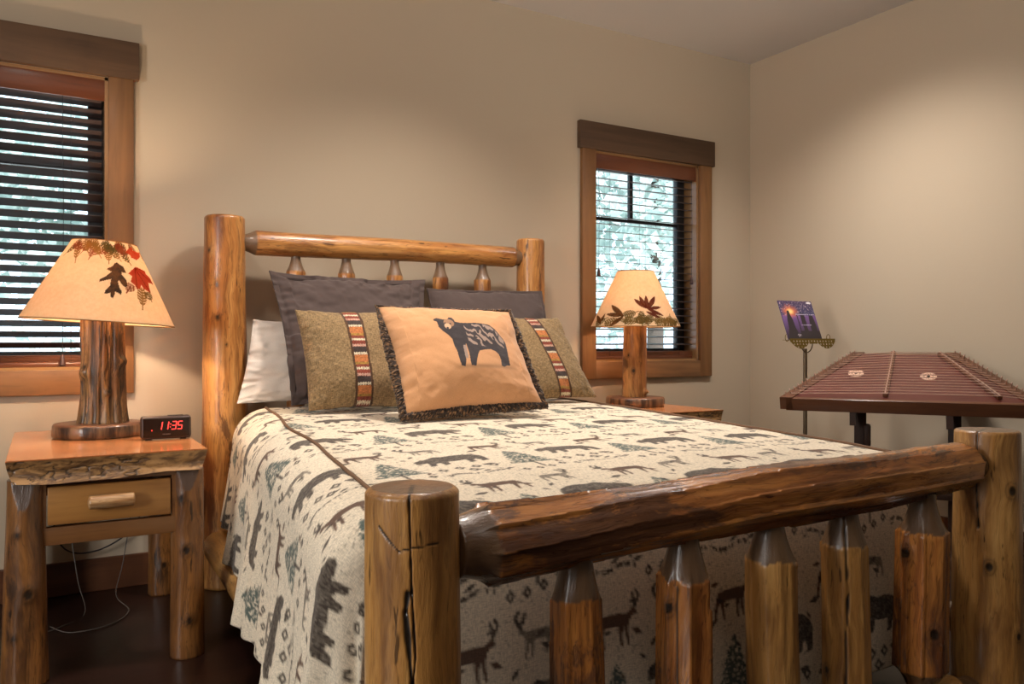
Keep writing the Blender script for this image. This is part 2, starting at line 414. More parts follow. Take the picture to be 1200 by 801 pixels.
def blind(o4, tilt, label, cords, skew=0):
    x0, x1, z0, z1 = o4; xc = (x0+x1)/2; w = x1-x0-.03
    root = thing('window_blind', label, 'blind', (xc, Y_W+.05, z0), group='wooden slatted window blinds')
    bx = lambda c, d, b=.002: MB().box(c, d, b)
    H = z1-z0
    bx((0, -.042, H-.047), (w+.029, .012, .094)).build('valance', M['valance'], root, smooth=True)
    bx((0, 0, H-.03), (w, .05, .04)).build('head_rail', M['slat'], root)
    n = 25; pitch = .0425; mb = MB(); q = Quaternion((1, 0, 0), tilt)
    for i in range(n):
        z = H-.095-i*pitch
        if z < .065: break
        mb.box((0, 0, z), (w-.012, .050, .003), rot=q)
    mb.build('slats', M['slat'], root)
    mb = MB()
    for k in range(5): mb.box((0, 0, .055-k*.006), (w-.012, .05, .004))
    mb.build('stacked_slats', M['valance'], root)
    bx((0, 0, .02), (w-.01, .054, .018), .004).build('bottom_rail', M['valance'], root, smooth=True)
    lad = MB()
    for fx in (-.3, .0, .3):
        for dy in (-.026, .026): lad.tube([(fx*w*1.15, dy, H-.06), (fx*w*1.15, dy, .03)], .0007, 4)
    lad.build('ladder_cord', M['cord'], root)
    for (x, zt) in cords:
        c = MB().tube([(x, -.04, H-.08), (x+.003, -.042, (H+zt)/2), (x, -.041, zt)], .0012, 5).build('pull_cord', M['cord'], root)
        MB().lathe([(.003, .045), (.006, .042), (.010, .012), (.011, .004), (.008, 0)], 12, (x, -.041, zt-.045)).build('tassel', M['tassel'], c, smooth=True)
    return root
blind(W1, -.42, 'dark wooden slatted blind, slats nearly closed, behind the large lamp on the left', [(.225, .06)])
blind(W2, .13, 'open slatted blind with bright daylight, in the right window near the corner', [(-.345, .52), (.345, .50)])

# ------------------------------------------------------------------ log builder
def logmesh(name, L, r0, r1, seed, ca=None, cb=None, nth=64, dz=.007, rough=.05, bend=.004, knots=(), cracks=(), facet=0, chamfer=.008, capG=1.0, flare=None, bulges=(), flute=0):
    chamfer = chamfer*.75
    nz = max(8, int(L/dz)); z = np.linspace(0, L, nz+1)
    th = np.linspace(0, 2*PI, nth, endpoint=False)
    T, Z = np.meshgrid(th, z)
    R = r0+(r1-r0)*Z/L
    ct, st = np.cos(T), np.sin(T)
    nse = fbm(ct*1.3+seed*3.1, st*1.3, Z*2.2, seed, 2)*rough + fbm(ct*3.5, st*3.5+seed, Z*3.5, seed+5, 2)*rough*.35
    if flute:
        fv = np.abs(fbm(ct*3.6+seed, st*3.6, Z*1.3+.25*np.sin(T*2), seed+11, 3)); nse = nse + flute*np.minimum(fv*3.2, 1)-flute*.5; KF = .85*sstep(.10, .0, fv)
    else: KF = 0
    if facet:
        k = np.round((T+.35*vn(Z*1.1, seed, 0, seed))*facet/(2*PI))*2*PI/facet
        nse = nse + (np.cos(PI/facet)/np.maximum(.75, np.cos(((T-k+PI) % (2*PI))-PI))-1)*.8
    if flare: R = R*(1+flare[0]*np.exp(-Z/flare[1]))
    for (bt, bz, bs, ba) in bulges:
        dt = (T-bt+PI) % (2*PI)-PI
        nse = nse + ba*np.exp(-(dt*R/bs)**2-((Z-bz)/bs)**2)
    G = np.zeros_like(T); K = np.zeros_like(T)+KF; B = np.zeros_like(T)
    body = R*(1+nse); ns0 = nse
    for cone, t in ((ca, Z), (cb, L-Z)):
        if not cone: continue
        lc, rn, ex = cone[:3]
        wob = 1+.10*np.asarray(fbm(ct*2, st*2, seed*1.7, seed+3, 2))
        u = np.clip((t-ex)/(lc*wob), 0, 1)
        f = np.where(u < 1, (.15*u+.85*u**1.5)*.93, 1.0)
        f = np.where(t < ex, 0, f)
        body = np.where(t < ex+lc*wob, rn+(R*(1+ns0*f**3)-rn)*f, body)
        G = np.maximum(G, (u < .985)*1.0)
    for (kt, kz, ks) in knots:
        dt = (T-kt+PI) % (2*PI)-PI
        d = np.hypot(dt*R*1.0, (Z-kz)*.75)/ks
        body = body+ks*.35*np.exp(-(d/1.3)**2)-ks*.25*np.exp(-(d/.5)**2)
        K = np.maximum(K, .95*sstep(.75, .45, d)); K = np.maximum(K, .35*sstep(.2, 0, np.abs(d-1.0+.2*vn(T*9, Z*60, 0, seed))))
        B = np.maximum(B, .35*sstep(1.7, 1.0, d))
    for (pts, wd, dep) in cracks:
        for (a, b) in zip(pts, pts[1:]):
            ta, za = a[:2]; tb, zb = b[:2]
            w = ((T-ta+PI) % (2*PI)-PI+ta)
            d, tt = segdist(w*r0, Z, ta*r0, za, tb*r0, zb)
            ww = wd*(1+.5*vn(Z*45, 0, 0, seed))
            body = body-dep*sstep(ww*1.6, ww*.2, d); K = np.maximum(K, sstep(ww*1.3, ww*.6, d))
    if chamfer:
        for t in (Z, L-Z):
            body = body-chamfer*np.clip(1-t/chamfer, 0, 1)**2
    bx = bend*fbm(Z*1.3, seed*2.3, 0, seed+31, 2); by = bend*fbm(Z*1.3, seed*5.3+9, 0, seed+37, 2)
    V = np.stack([body*ct+bx, body*st+by, Z], -1).reshape(-1, 3)
    mk = np.stack([K, G, B], -1).reshape(-1, 3)
    F = [gridfaces(nz+1, nth, True)]
    n0 = len(V)
    # caps
    for (row, sgn) in ((0, -1), (nz, 1)):
        base = V[row*nth:(row+1)*nth]; cx = base[:, :2].mean(0); zc = z[row]
        rings = []; rr = (.96, .8, .6, .35, .12)
        for q in rr:
            p = base.copy(); p[:, :2] = cx+(base[:, :2]-cx)*q; p[:, 2] = zc+sgn*(.004*(1-q**2)); rings.append(p)
        cv = np.concatenate(rings); off = len(V)
        V = np.concatenate([V, cv])
        gg = np.zeros((len(cv), 3)); gg[:, 1] = capG
        for (pts, wd, dep) in cracks:
            if sgn > 0 and abs(pts[-1][1]-L) < .01:
                a = pts[-1][0]; dd, _ = segdist(cv[:, 0], cv[:, 1], 0, 0, math.cos(a)*r1*1.1, math.sin(a)*r1*1.1)
                gg[:, 0] = np.maximum(gg[:, 0], sstep(.006, .002, dd))
        mk = np.concatenate([mk, gg])
        ia = np.arange(nth)+row*nth; ib = np.arange(nth)+off
        def quad(a, b): return np.stack([a, np.roll(a, -1), np.roll(b, -1), b], -1)
        q = quad(ia, ib); F.append(q if sgn > 0 else q[:, ::-1])
        for k in range(len(rr)-1):
            q = quad(ib+k*nth, ib+(k+1)*nth); F.append(q if sgn > 0 else q[:, ::-1])
        last = ib+(len(rr)-1)*nth
        F.append((last if sgn > 0 else last[::-1]).reshape(1, -1))
    return npmesh(name, V, F, True, {'mk': ('C', mk)})
def log(name, a, b, r0, r1, parent, mat, seed, **kw):
    a = Vector(a); b = Vector(b); d = b-a
    me = logmesh(name, d.length, r0, r1, seed, **kw)
    q = Quaternion() if abs(d.x)+abs(d.y) < 1e-4 else Vector((0, 0, 1)).rotation_difference(d.normalized())
    off = parent.location if parent is not None and parent.type == 'EMPTY' and not parent.parent else Vector((0, 0, 0))
    return link(name, me, mat, parent, a-off, q)

# ------------------------------------------------------------------ the bed
BED = thing('log_bed', 'rustic queen bed of peeled honey-coloured logs with spindled headboard and footboard', 'bed', (1.38, 2.3, 0))
FL, FR, HL, HR = (.526, 1.22), (2.214, 1.22), (.64, 3.42), (2.11, 3.42)
CA = lambda p: math.atan2(-p[1], -p[0])           # bearing from a point to the camera
ca = CA(FL)
log('bed_post', (*FL, 0), (*FL, .752), .081, .077, BED, M['log_tan'], 3, nth=330, dz=.003, rough=.025, bend=.003, chamfer=.012,
    cracks=[([(ca+.15, .0), (ca+.05, .18), (ca-.10, .34), (ca-.02, .44), (ca+.05, .50), (ca-.02, .60), (ca-.08, .752)], .0018, .004),
            ([(ca+.15, .36), (ca-.02, .46), (ca-.15, .57), (ca-.10, .60)], .0042, .003),
            ([(ca-.75, .70), (ca-.3, .665), (ca+.0, .67), (ca+.55, .675)], .0021, .0012)])
ca = CA(FR)
log('bed_post', (*FR, 0), (*FR, .752), .091, .0785, BED, M['log_tan'], 7, nth=220, dz=.004, rough=.03, bend=.004, chamfer=.008,
    knots=[(ca+.05, .40, .014), (ca+.75, .60, .016), (ca+.9, .22, .012)],
    cracks=[([(ca-.25, .50), (ca-.33, .62), (ca-.30, .752)], .0025, .005)])
ca = CA(HL)
log('bed_post', (*HL, 0), (*HL, 1.503), .098, .079, BED, M['log_honey'], 11, nth=90, dz=.008, rough=.03, bend=.006,
    knots=[(ca-.35, 1.22, .009), (ca-.3, 1.09, .010), (ca+.1, .98, .006), (ca-.8, 1.36, .007)])
ca = CA(HR)
log('bed_post', (*HR, 0), (*HR, 1.503), .078, .070, BED, M['log_honey'], 15, nth=80, dz=.008, rough=.04, knots=[(ca-.4, 1.42, .007)])
# rails
log('head_rail', (.70, 3.42, 1.405), (2.05, 3.42, 1.412), .052, .050, BED, M['log_honey'], 21, nth=80, ca=(.045, .034, .015), cb=(.035, .036, .01), rough=.07, bend=.008,
    knots=[(2.6, .24, .008), (2.3, .38, .012), (2.9, .42, .008)])
log('head_rail', (.71, 3.42, .50), (2.04, 3.42, .50), .05, .05, BED, M['log_honey'], 23, ca=(.05, .03, .01), cb=(.05, .03, .01))
log('foot_rail', (.595, 1.22, .650), (2.145, 1.22, .655), .066, .058, BED, M['log_red'], 26, nth=150, dz=.005, ca=(.055, .052, .008), cb=(.03, .042, .012), rough=.10, bend=.014, facet=9, chamfer=0,
    knots=[(2.05, .33, .015), (2.45, .62, .009), (2.75, .86, .010), (2.9, 1.06, .009), (2.6, 1.32, .016)])
log('foot_rail', (.60, 1.22, .068), (2.13, 1.22, .068), .055, .055, BED, M['log_tan'], 29, nth=64, ca=(.06, .035, .01), cb=(.07, .035, .02))
for i, x in enumerate((.853, 1.1206, 1.370, 1.628, 1.906)):
    r = (.047, .051, .054, .053, .056)[i]; c = CA((x, 1.22))
    kn = {1: [(c-.6, .36, .014)], 2: [], 3: [(c-.9, .12, .012)], 4: [(c-.7, .36, .016), (c+.5, .17, .018)], 0: []}[i]
    cr = {3: [([(c-.05, .03), (c-.02, .2), (c+.12, .3), (c+.0, .51)], .003, .006)], 1: [([(c-.3, .2), (c-.25, .4)], .002, .003)]}.get(i, [])
    log('foot_spindle', (x, 1.22, .105), (x, 1.22, .612), r*1.05, r, BED, M['log_red'] if i in (0, 1, 4) else M['log_tan'], 40+i, nth=80, dz=.005,
        ca=(.05, .03, .012), cb=(.075, .030, .02), rough=.07, bend=.01, facet=(6, 7, 11, 9, 8)[i], chamfer=0, knots=kn, cracks=cr)
for i in range(5):
    x = .928+.2275*i
    log('head_spindle', (x, 3.42, .545), (x, 3.42, 1.368), .038, .038, BED, M['log_honey'], 60+i, nth=48, dz=.008,
        ca=(.06, .02, .012), cb=(.055, .020, .022), rough=.05, facet=9, chamfer=0)
log('side_rail', (.60, 3.36, .195), (.52, 1.30, .185), .062, .068, BED, M['log_tan'], 71, nth=64, dz=.01, ca=(.05, .04, .02), cb=(.05, .04, .02), rough=.06, bend=.02,
    knots=[(2.4, .9, .02)])
log('side_rail', (2.125, 3.36, .235), (2.205, 1.30, .215), .06, .06, BED, M['log_tan'], 73, nth=48, dz=.02, ca=(.05, .04, .02), cb=(.05, .04, .02))

# mattress and box spring
MAT = thing('mattress', 'thick mattress and box spring hidden under the patterned comforter', 'mattress', (1.40, 2.35, .28))
def slabtaper(z0, z1, ins, mat, name):
    P = [(.66+ins, 3.30), (2.09-ins, 3.30), (2.09-ins, 1.47), (.61+ins, 1.47)]
    mb = MB(); mb.prism([(x-1.40, y-2.35) for x, y in P], z0-.28, z1-.28)
    bmesh.ops.bevel(mb.bm, geom=mb.bm.edges[:], offset=.03, segments=3, affect='EDGES')
    mb.build(name, mat, MAT, smooth=True)
slabtaper(.29, .455, .015, M['mattress'], 'box_spring'); slabtaper(.457, .645, .0, M['mattress'], 'mattress_pad')

# ------------------------------------------------------------------ comforter
BEARP = [(0, .30), (.05, .37), (.13, .42), (.17, .47), (.2, .44), (.27, .48), (.38, .56), (.5, .52), (.65, .54), (.8, .51), (.93, .43), (.99, .30), (.98, .18), (.97, .02), (.86, 0), (.87, .08), (.84, .16), (.80, .14), (.78, .02), (.68, 0), (.70, .08), (.70, .20), (.6, .19), (.45, .2), (.42, .04), (.32, 0), (.33, .07), (.33, .18), (.27, .16), (.22, .02), (.12, .0), (.16, .12), (.18, .24), (.1, .22), (.03, .23)]
DEERP = [(0, .60), (.04, .68), (.10, .70), (.14, .66), (.24, .60), (.40, .62), (.7, .60), (.9, .58), (.96, .45), (1.0, .2), (1.0, 0), (.95, 0), (.92, .25), (.86, .36), (.80, .2), (.74, 0), (.70, 0), (.74, .3), (.70, .38), (.42, .38), (.40, .15), (.36, 0), (.31, 0), (.33, .2), (.30, .38), (.26, .2), (.20, 0), (.16, 0), (.20, .3), (.18, .45), (.10, .56), (.03, .56)]
def motif(U, V):
    R = np.zeros(U.shape); G = np.zeros(U.shape); B = np.zeros(U.shape)
    PX, PY = .355, .43
    row = np.floor((V-1.185)/PY+.0).astype(int)
    v0 = 1.185+row*PY                                  # row base
    sh = np.where(row % 2 == 0, .776, .776+.2)
    cx = np.floor((U-(sh-PX/2))/PX).astype(int); uc = sh+cx*PX
    par = (row+cx*0) % 2 == 0
    def loc(ox, oy, w, flip):
        x = (U-(uc+ox))/w; x = np.where(flip, -x, x)+.5
        return x, (V-(v0+oy))/w
    x, y = loc(-.085, .17, .195, par); R[inpoly(x, y, BEARP)] = 1
    # tree, right half of the cell
    x, y = loc(.095, .065, .20, par)
    x = x-.5; yy = (y-.18)/.82
    w = .30*np.clip(1-yy, 0, 1)**.75*(.72+.28*(1-((yy*7) % 1)))
    fleck = vn(U*260, V*190, 0, 4) > -.35
    G[(np.abs(x) < w*1.15) & (yy > 0) & (yy < 1) & fleck] = 1
    R[(np.abs(x) < .022) & (y > -.1) & (y < .3)] = 1
    # deer and moose
    x, y = loc(.09, .30, .12, ~par)
    m = inpoly(x, y, DEERP); B[m] = 1
    for a in ((.05, .7, -.04, .9), (.05, .7, .10, .95), (.0, .82, .14, .80), (-.04, .9, .02, 1.0)):
        d, _ = segdist(x, y, *a); R[d < .03] = 1
    x, y = loc(-.105, .325, .095, par)
    m = inpoly(x, y, DEERP); R[m] = np.maximum(R[m], .8)
    for a in ((.05, .7, -.08, .95), (.05, .7, .16, .98), (-.08, .95, .0, 1.05)):
        d, _ = segdist(x, y, *a); R[d < .05] = 1
    # five diamonds in a shallow arc
    for k in range(5):
        ox = -.155+k*.047; oy = .120-.004*abs(k-2)**1.5 if k < 4 else .085
        if k == 4: ox = -.085
        dx = np.abs(U-(uc+ox)); dy = np.abs(V-(v0+oy))
        q = dx/.015+dy/.018; m = (q < 1) & ~((q < .36)); R[m] = 1
    # leaf sprigs and cones
    for k, (ox, oy, a, l) in enumerate(((.02, .30, .3, .022), (.15, .33, -.5, .018), (-.16, .30, .9, .016), (.0, .06, .2, .016), (.155, .09, 1.1, .014), (-.02, .13, 0, .02), (-.03, -.02, -.6, .014), (.03, .39, .1, .016))):
        dx = U-(uc+ox); dy = V-(v0+oy); ca_, sa = math.cos(a), math.sin(a)
        e = np.abs(dx*ca_+dy*sa)/l+np.abs(-dx*sa+dy*ca_)/(l*.42); m = e < 1
        if k % 3 == 1: B[m] = 1
        else: R[m] = 1
    for k in range(4):
        dx = np.abs(U-(uc+.03+k*.04)); dy = np.abs(V-(v0+.030+.003*k*k)); q = dx/.012+dy/.015; R[(q < 1) & ~(q < .3)] = 1
    rr = np.random.RandomState(5)
    for k in range(16):
        ox, oy = rr.uniform(-.177, .177), rr.uniform(0, .43); a = rr.uniform(0, 3); l = rr.uniform(.008, .017)
        dx = U-(uc+ox); dy = V-(v0+oy); e = np.abs(dx*math.cos(a)+dy*math.sin(a))/l+np.abs(-dx*math.sin(a)+dy*math.cos(a))/(l*.38); R[e < 1] = 1
    # branch strip
    x, y = loc(-.09, .045, .17, par)
    d = np.abs(y-.04*np.sin(x*9)); m = (d < .035) & (x > 0) & (x < 1) & (vn(U*300, V*120, 0, 9) > -.1); R[m] = 1
    # grain of the woven figures
    R = R*(.80+.20*(vn(U*420, V*420, 0, 2) > -.2))
    return R, G, B
CREAM, BROWN, TEAL, RUST = [np.array(srgb(*c)) for c in ((224, 210, 186), (50, 37, 29), (74, 88, 82), (88, 60, 42))]
def tap_col(U, V):
    R = G = B = 0
    for (a, b) in ((-.001, -.0006), (.0006, -.001), (.001, .0006), (-.0006, .001)):
        r_, g_, b_ = motif(U+a*1.3, V+b*1.3); R = R+r_/4; G = G+g_/4; B = B+b_/4
    sp = (vn(U*170, V*170, 0, 8) > .72)*.35+.10*np.clip(fbm(U*6, V*6, 0, 3), 0, 1)
    c = CREAM*(1-sp[..., None])+BROWN*sp[..., None]
    for m, k in ((G, TEAL), (B, RUST), (R, BROWN)): c = c*(1-.98*m[..., None])+k*.98*m[..., None]
    return c
YH, YF, XR = 3.27, 1.43, 2.125
def xl(y): return np.interp(y, [1.43, 1.9, 2.5, 3.0, 3.27], [.565, .633, .678, .74, .775])
def ztop(x, y):
    return np.interp(y, [1.43, 1.6, 2.2, 2.9, 3.3], [.672, .682, .703, .722, .726])+.006*fbm(np.asarray(x)*3, np.asarray(y)*3, 0, 5, 3)+.012*(1-((np.asarray(x)-1.37)/.85)**2)-.008
def comforter():
    nx, ny = 400, 440
    sx = np.linspace(0, 1, nx); yv = np.linspace(YH, YF, ny)
    Sg, Yg = np.meshgrid(sx, yv)
    Xg = xl(Yg)+(XR-xl(Yg))*Sg
    Zg = ztop(Xg, Yg)
    V = [np.stack([Xg, Yg, Zg], -1).reshape(-1, 3)]; C = [tap_col(Xg, Yg).reshape(-1, 3)]; PC = [np.stack([Xg, Yg, 0*Xg], -1).reshape(-1, 3)]
    F = [gridfaces(ny, nx, flip=True)]
    # skirt: base path counter-clockwise from head-left down, around the foot, up the right side
    B = []; N = []
    yl = np.linspace(YH, YF, 400)
    for y in yl: B.append((float(xl(y)), y)); N.append((-1, 0))
    for a in np.linspace(0, PI/2, 44)[1:-1]: B.append((float(xl(YF)), YF)); N.append((-math.cos(a), -math.sin(a)))
    for x in np.linspace(float(xl(YF)), XR, 300): B.append((x, YF)); N.append((0, -1))
    for a in np.linspace(0, PI/2, 30)[1:-1]: B.append((XR, YF)); N.append((math.sin(a), -math.cos(a)))
    for y in np.linspace(YF, YH, 160): B.append((XR, y)); N.append((1, 0))
    B = np.array(B); N = np.array(N); ns = len(B)
    nf = -N[:, 1]                                   # how much it faces the foot
    side = np.clip(1-nf, 0, 1)
    left = (B[:, 0] < 1.2)
    # arclength incl. corner fan for the fold phase
    dN = np.linalg.norm(np.diff(N, axis=0), axis=1)*.35; dB = np.linalg.norm(np.diff(B, axis=0), axis=1)
    sarc = np.concatenate([[0], np.cumsum(dN+dB)])
    Lh = np.interp(B[:, 1], [1.43, 1.9, 2.3, 2.75, 3.27], [.66, .62, .59, .545, .50])*side+.60*(1-side)
    Lh = Lh + .012*fbm(sarc*5, 1, 0, 6, 2)
    nr = 165; rr = np.linspace(0, 1, nr)[:, None]
    r = rr*Lh[None, :]
    Rb = (.135*side+.045*nf)[None, :]; Rb = np.maximum(Rb, .045)
    ang = np.clip(r/Rb, 0, PI/2); rest = np.maximum(r-Rb*PI/2, 0)
    fl = (np.where(left, .13, .10)*side+.02*nf)[None, :]
    fold = (np.sin(sarc*15+1.2*np.sin(sarc*3.3))*.5+.5*fbm(sarc*6, 3, 0, 12, 2))[None, :]
    amp = (.040*side+.010*nf)[None, :]*sstep(.0, .45, rest)
    corner = np.exp(-((np.abs(N[:, 0])-.7)/.25)**2)[None, :]*sstep(0, .4, rest)*.03
    out = Rb*np.sin(ang)+fl*rest+fold*amp+corner*np.sin(sarc*55)[None, :]
    drop = Rb*(1-np.cos(ang))+rest*.985
    lat = .02*sstep(0, .4, rest)*np.cos(sarc*15+1.2*np.sin(sarc*3.3))[None, :]*side[None, :]
    Tn = np.stack([-N[:, 1], N[:, 0]], -1)
    zt = ztop(B[:, 0], B[:, 1])[None, :]
    X = B[:, 0]+N[:, 0]*out+Tn[:, 0]*lat; Y = B[:, 1]+N[:, 1]*out+Tn[:, 1]*lat
    Z = zt-drop+.004*fbm(sarc[None, :]*9, r*9, 0, 21)*sstep(0, .1, r)
    Z = np.maximum(Z, .012)
    U = B[:, 0]+N[:, 0]*r; W = B[:, 1]+N[:, 1]*r
    o = sum(len(v) for v in V)
    V.append(np.stack([X, Y, Z], -1).reshape(-1, 3)); C.append(tap_col(U, W).reshape(-1, 3)); PC.append(np.stack([U, W, 0*U], -1).reshape(-1, 3))
    F.append(gridfaces(nr, ns, off=o, flip=False))
    # folded back inner layer at the hem: gives the cloth a real thickness
    o2 = o+nr*ns
    inn = np.stack([X[-14:]-N[:, 0]*.012, Y[-14:]-N[:, 1]*.012, Z[-14:]+.004], -1)[::-1]
    V.append(inn.reshape(-1, 3)); C.append(np.tile(CREAM*.8, (14*ns, 1))); PC.append(np.stack([U[-14:], W[-14:], 0*U[-14:]], -1).reshape(-1, 3))
    F.append(gridfaces(14, ns, off=o2, flip=False))
    a = np.arange(ns-1)+o+(nr-1)*ns; b = np.arange(ns-1)+o2
    F.append(np.stack([a, a+1, b+1, b], -1))
    me = npmesh('comforter', np.concatenate(V), F, True, {'Col': ('C', np.concatenate(C)), 'pc': ('V', np.concatenate(PC))})
    root = link('comforter', me, M['tapestry'])
    tag(root, 'cream lodge comforter woven with bears, fir trees and deer, spread over the log bed', 'comforter')
    # piping round the top edge
    pts = [(float(xl(y))+.006*math.sin(y*9), y, float(ztop(xl(y), y))+.003) for y in np.linspace(YH, YF+.02, 90)]
    pts2 = [(XR, float(y), float(ztop(XR, y))+.003) for y in np.linspace(YF+.02, YH, 60)]
    MB().tube(pts2, .0048, 8).build('piping', M['brown_cord'], root, smooth=True)
    MB().tube(pts, .0048, 8).build('piping', M['brown_cord'], root, smooth=True)
    return root
comforter()

# ------------------------------------------------------------------ pillows
def pillow(name, label, corners, thick, mat, colfn, n=110, flange=0.0, seed=1, concave=.05, group=None, wr=.004, fringe=None, sag=0, size=(.45, .45), corner_out=.0):
    tl, tr, bl, br = [np.array(c, float) for c in corners]
    cen = (bl+br)/2; cen0 = Vector(cen)
    nrm = np.cross(tr-tl, bl-tl); nrm /= np.linalg.norm(nrm)
    if nrm @ (np.array([0, 0, .99])-cen) < 0: nrm = -nrm
    s = np.linspace(0, 1, n); Sg, Tg = np.meshgrid(s, s)
    a, b = 2*Sg-1, 2*Tg-1
    s2 = .5+(Sg-.5)*(1-concave*(1-b**2)); t2 = .5+(Tg-.5)*(1-concave*(1-a**2))
    P = ((1-t2)[..., None]*((1-s2)[..., None]*bl+s2[..., None]*br)+t2[..., None]*((1-s2)[..., None]*tl+s2[..., None]*tr))
    fa = np.clip(np.abs(a)/(1-flange), 0, 1) if flange else np.abs(a); fb = np.clip(np.abs(b)/(1-flange), 0, 1) if flange else np.abs(b)
    prof = ((1-fa**2.4)*(1-fb**2.4))
    prof = np.clip(prof, 0, 1)**.55
    edge = (1-prof)
    wrk = wr*(fbm(Sg*7+seed, Tg*7, 0, seed, 3)*1.0+2.2*edge*fbm(Sg*16*(1-.5*(np.abs(a) > .8)), Tg*16, 0, seed+3, 2))
    rad = fbm(np.arctan2(b, a)*3.2, np.hypot(a, b)*1.2, 0, seed+9, 2)*wr*1.8*sstep(.35, 1.0, np.hypot(a, b))
    hf = prof*thick*.5*(1+.10*fbm(Sg*2.5, Tg*2.5, 0, seed+5, 2)); bot = 1+sag*np.exp(-((Tg-.2)/.3)**2)
    front = P+nrm*((hf*bot+wrk+rad)[..., None]); back = P-nrm*((hf*.8)[..., None])-nrm*.0015
    c = colfn(Sg, Tg)
    V = np.concatenate([front.reshape(-1, 3), back.reshape(-1, 3)])-cen
    C = np.concatenate([c.reshape(-1, 3)]*2)
    PC = np.stack([Sg*size[0], Tg*size[1], 0*Sg], -1).reshape(-1, 3); PC = np.concatenate([PC, PC+3])
    F = [gridfaces(n, n), gridfaces(n, n, off=n*n, flip=True)]
    per = np.concatenate([np.arange(n), np.arange(1, n)*n+n-1, (n-1)*n+np.arange(n-2, -1, -1), np.arange(n-2, 0, -1)*n])
    q = np.stack([per, np.roll(per, -1), np.roll(per, -1)+n*n, per+n*n], -1)[:, ::-1]; F.append(q)
    me = npmesh(name, V, F, True, {'Col': ('C', C), 'pc': ('V', PC)})
    # make sure the front faces outward
    e = me.polygons[len(me.polygons)//4].normal
    if e.dot(Vector(nrm)) < 0: me.flip_normals()
    o = link(name, me, mat, None, cen0); tag(o, label, 'pillow', group)
    if fringe:
        loop = (P.reshape(-1, 3)[per]-cen)
        k = 900; idx = np.linspace(0, len(loop), k, endpoint=False); i0 = idx.astype(int) % len(loop); i1 = (i0+1) % len(loop); fr = (idx % 1)[:, None]
        ctr = loop[i0]*(1-fr)+loop[i1]*fr
        mid = loop.mean(0); m = 20
        outv = ctr-mid; outv -= (outv @ nrm)[:, None]*nrm; outv /= np.linalg.norm(outv, axis=1)[:, None]
        ctr = ctr+outv*.008
        th = np.linspace(0, 2*PI, m, endpoint=False)
        TH, KK = np.meshgrid(th, np.arange(k))
        rad_ = fringe*(1+.28*vn(KK*.55, TH*2.6, 0, 3)+.30*vn(KK*1.7, np.cos(TH)*3, np.sin(TH)*3, 8))
        up_ = sstep(.35, .48, (ctr[:, 2]-ctr[:, 2].min())/np.ptp(ctr[:, 2])*.5)[:, None]; rad_ = rad_*(1-.55*up_)
        V2 = ctr[:, None, :]+rad_[..., None]*(np.cos(TH)[..., None]*outv[:, None, :]*1.1+np.sin(TH)[..., None]*nrm)
        cc = np.array(srgb(52, 38, 28))[None, None]*(1-(vn(KK*.9, TH*3, 0, 5) > .45)[..., None])+np.array(srgb(150, 112, 76))*(vn(KK*.9, TH*3, 0, 5) > .45)[..., None]
        f = gridfaces(k, m, True); a0 = (k-1)*m+np.arange(m); b0 = np.arange(m)
        f2 = np.stack([a0, np.roll(a0, -1), np.roll(b0, -1), b0], -1)
        me2 = npmesh('fringe', V2.reshape(-1, 3), [f, f2], True, {'Col': ('C', cc.reshape(-1, 3)), 'pc': ('V', V2.reshape(-1, 3))})
        link('fringe', me2, M['bear_cloth'], o)
    return o
def flat(col, v=.0, seed=0):
    c = np.array(srgb(*col))
    return lambda s, t: c[None, None]*(1+v*fbm(s*5, t*5, 0, seed))[..., None]
pillow('bed_pillow', 'white bed pillow at the back, peeking out beside the left headboard post',
       [(.735, 3.335, 1.080), (1.30, 3.335, 1.06), (.662, 3.29, .745), (1.30, 3.29, .745)], .08, M['pillow_plain'], flat((226, 214, 202)), n=70, seed=4, concave=.03, wr=.006, size=(.6, .4))
pillow('pillow_sham', 'large dark taupe flanged pillow sham at the left, leaning on the spindles',
       [(.785, 3.285, 1.277), (1.48, 3.30, 1.270), (.822, 3.08, .745), (1.44, 3.13, .745)], .14, M['pillow_plain'], flat((80, 66, 62), .05), n=160, flange=.07, group='dark pillow shams', seed=6, concave=.06, wr=.010, size=(.7, .6))
pillow('pillow_sham', 'dark taupe pillow sham at the right, mostly behind the bear and band pillows',
       [(1.50, 3.33, 1.232), (2.11, 3.31, 1.240), (1.53, 3.14, .745), (2.10, 3.14, .745)], .15, M['pillow_plain'], flat((78, 64, 60), .05), n=110, flange=.05, group='dark pillow shams', seed=8, concave=.015, wr=.004, size=(.6, .5))
BC = {k: np.array(srgb(*v)) for k, v in dict(org=(196, 120, 68), rst=(140, 66, 48), crm=(222, 206, 176), pnk=(206, 160, 140), drk=(66, 52, 48), pip=(84, 56, 34), mus=(170, 130, 60)).items()}
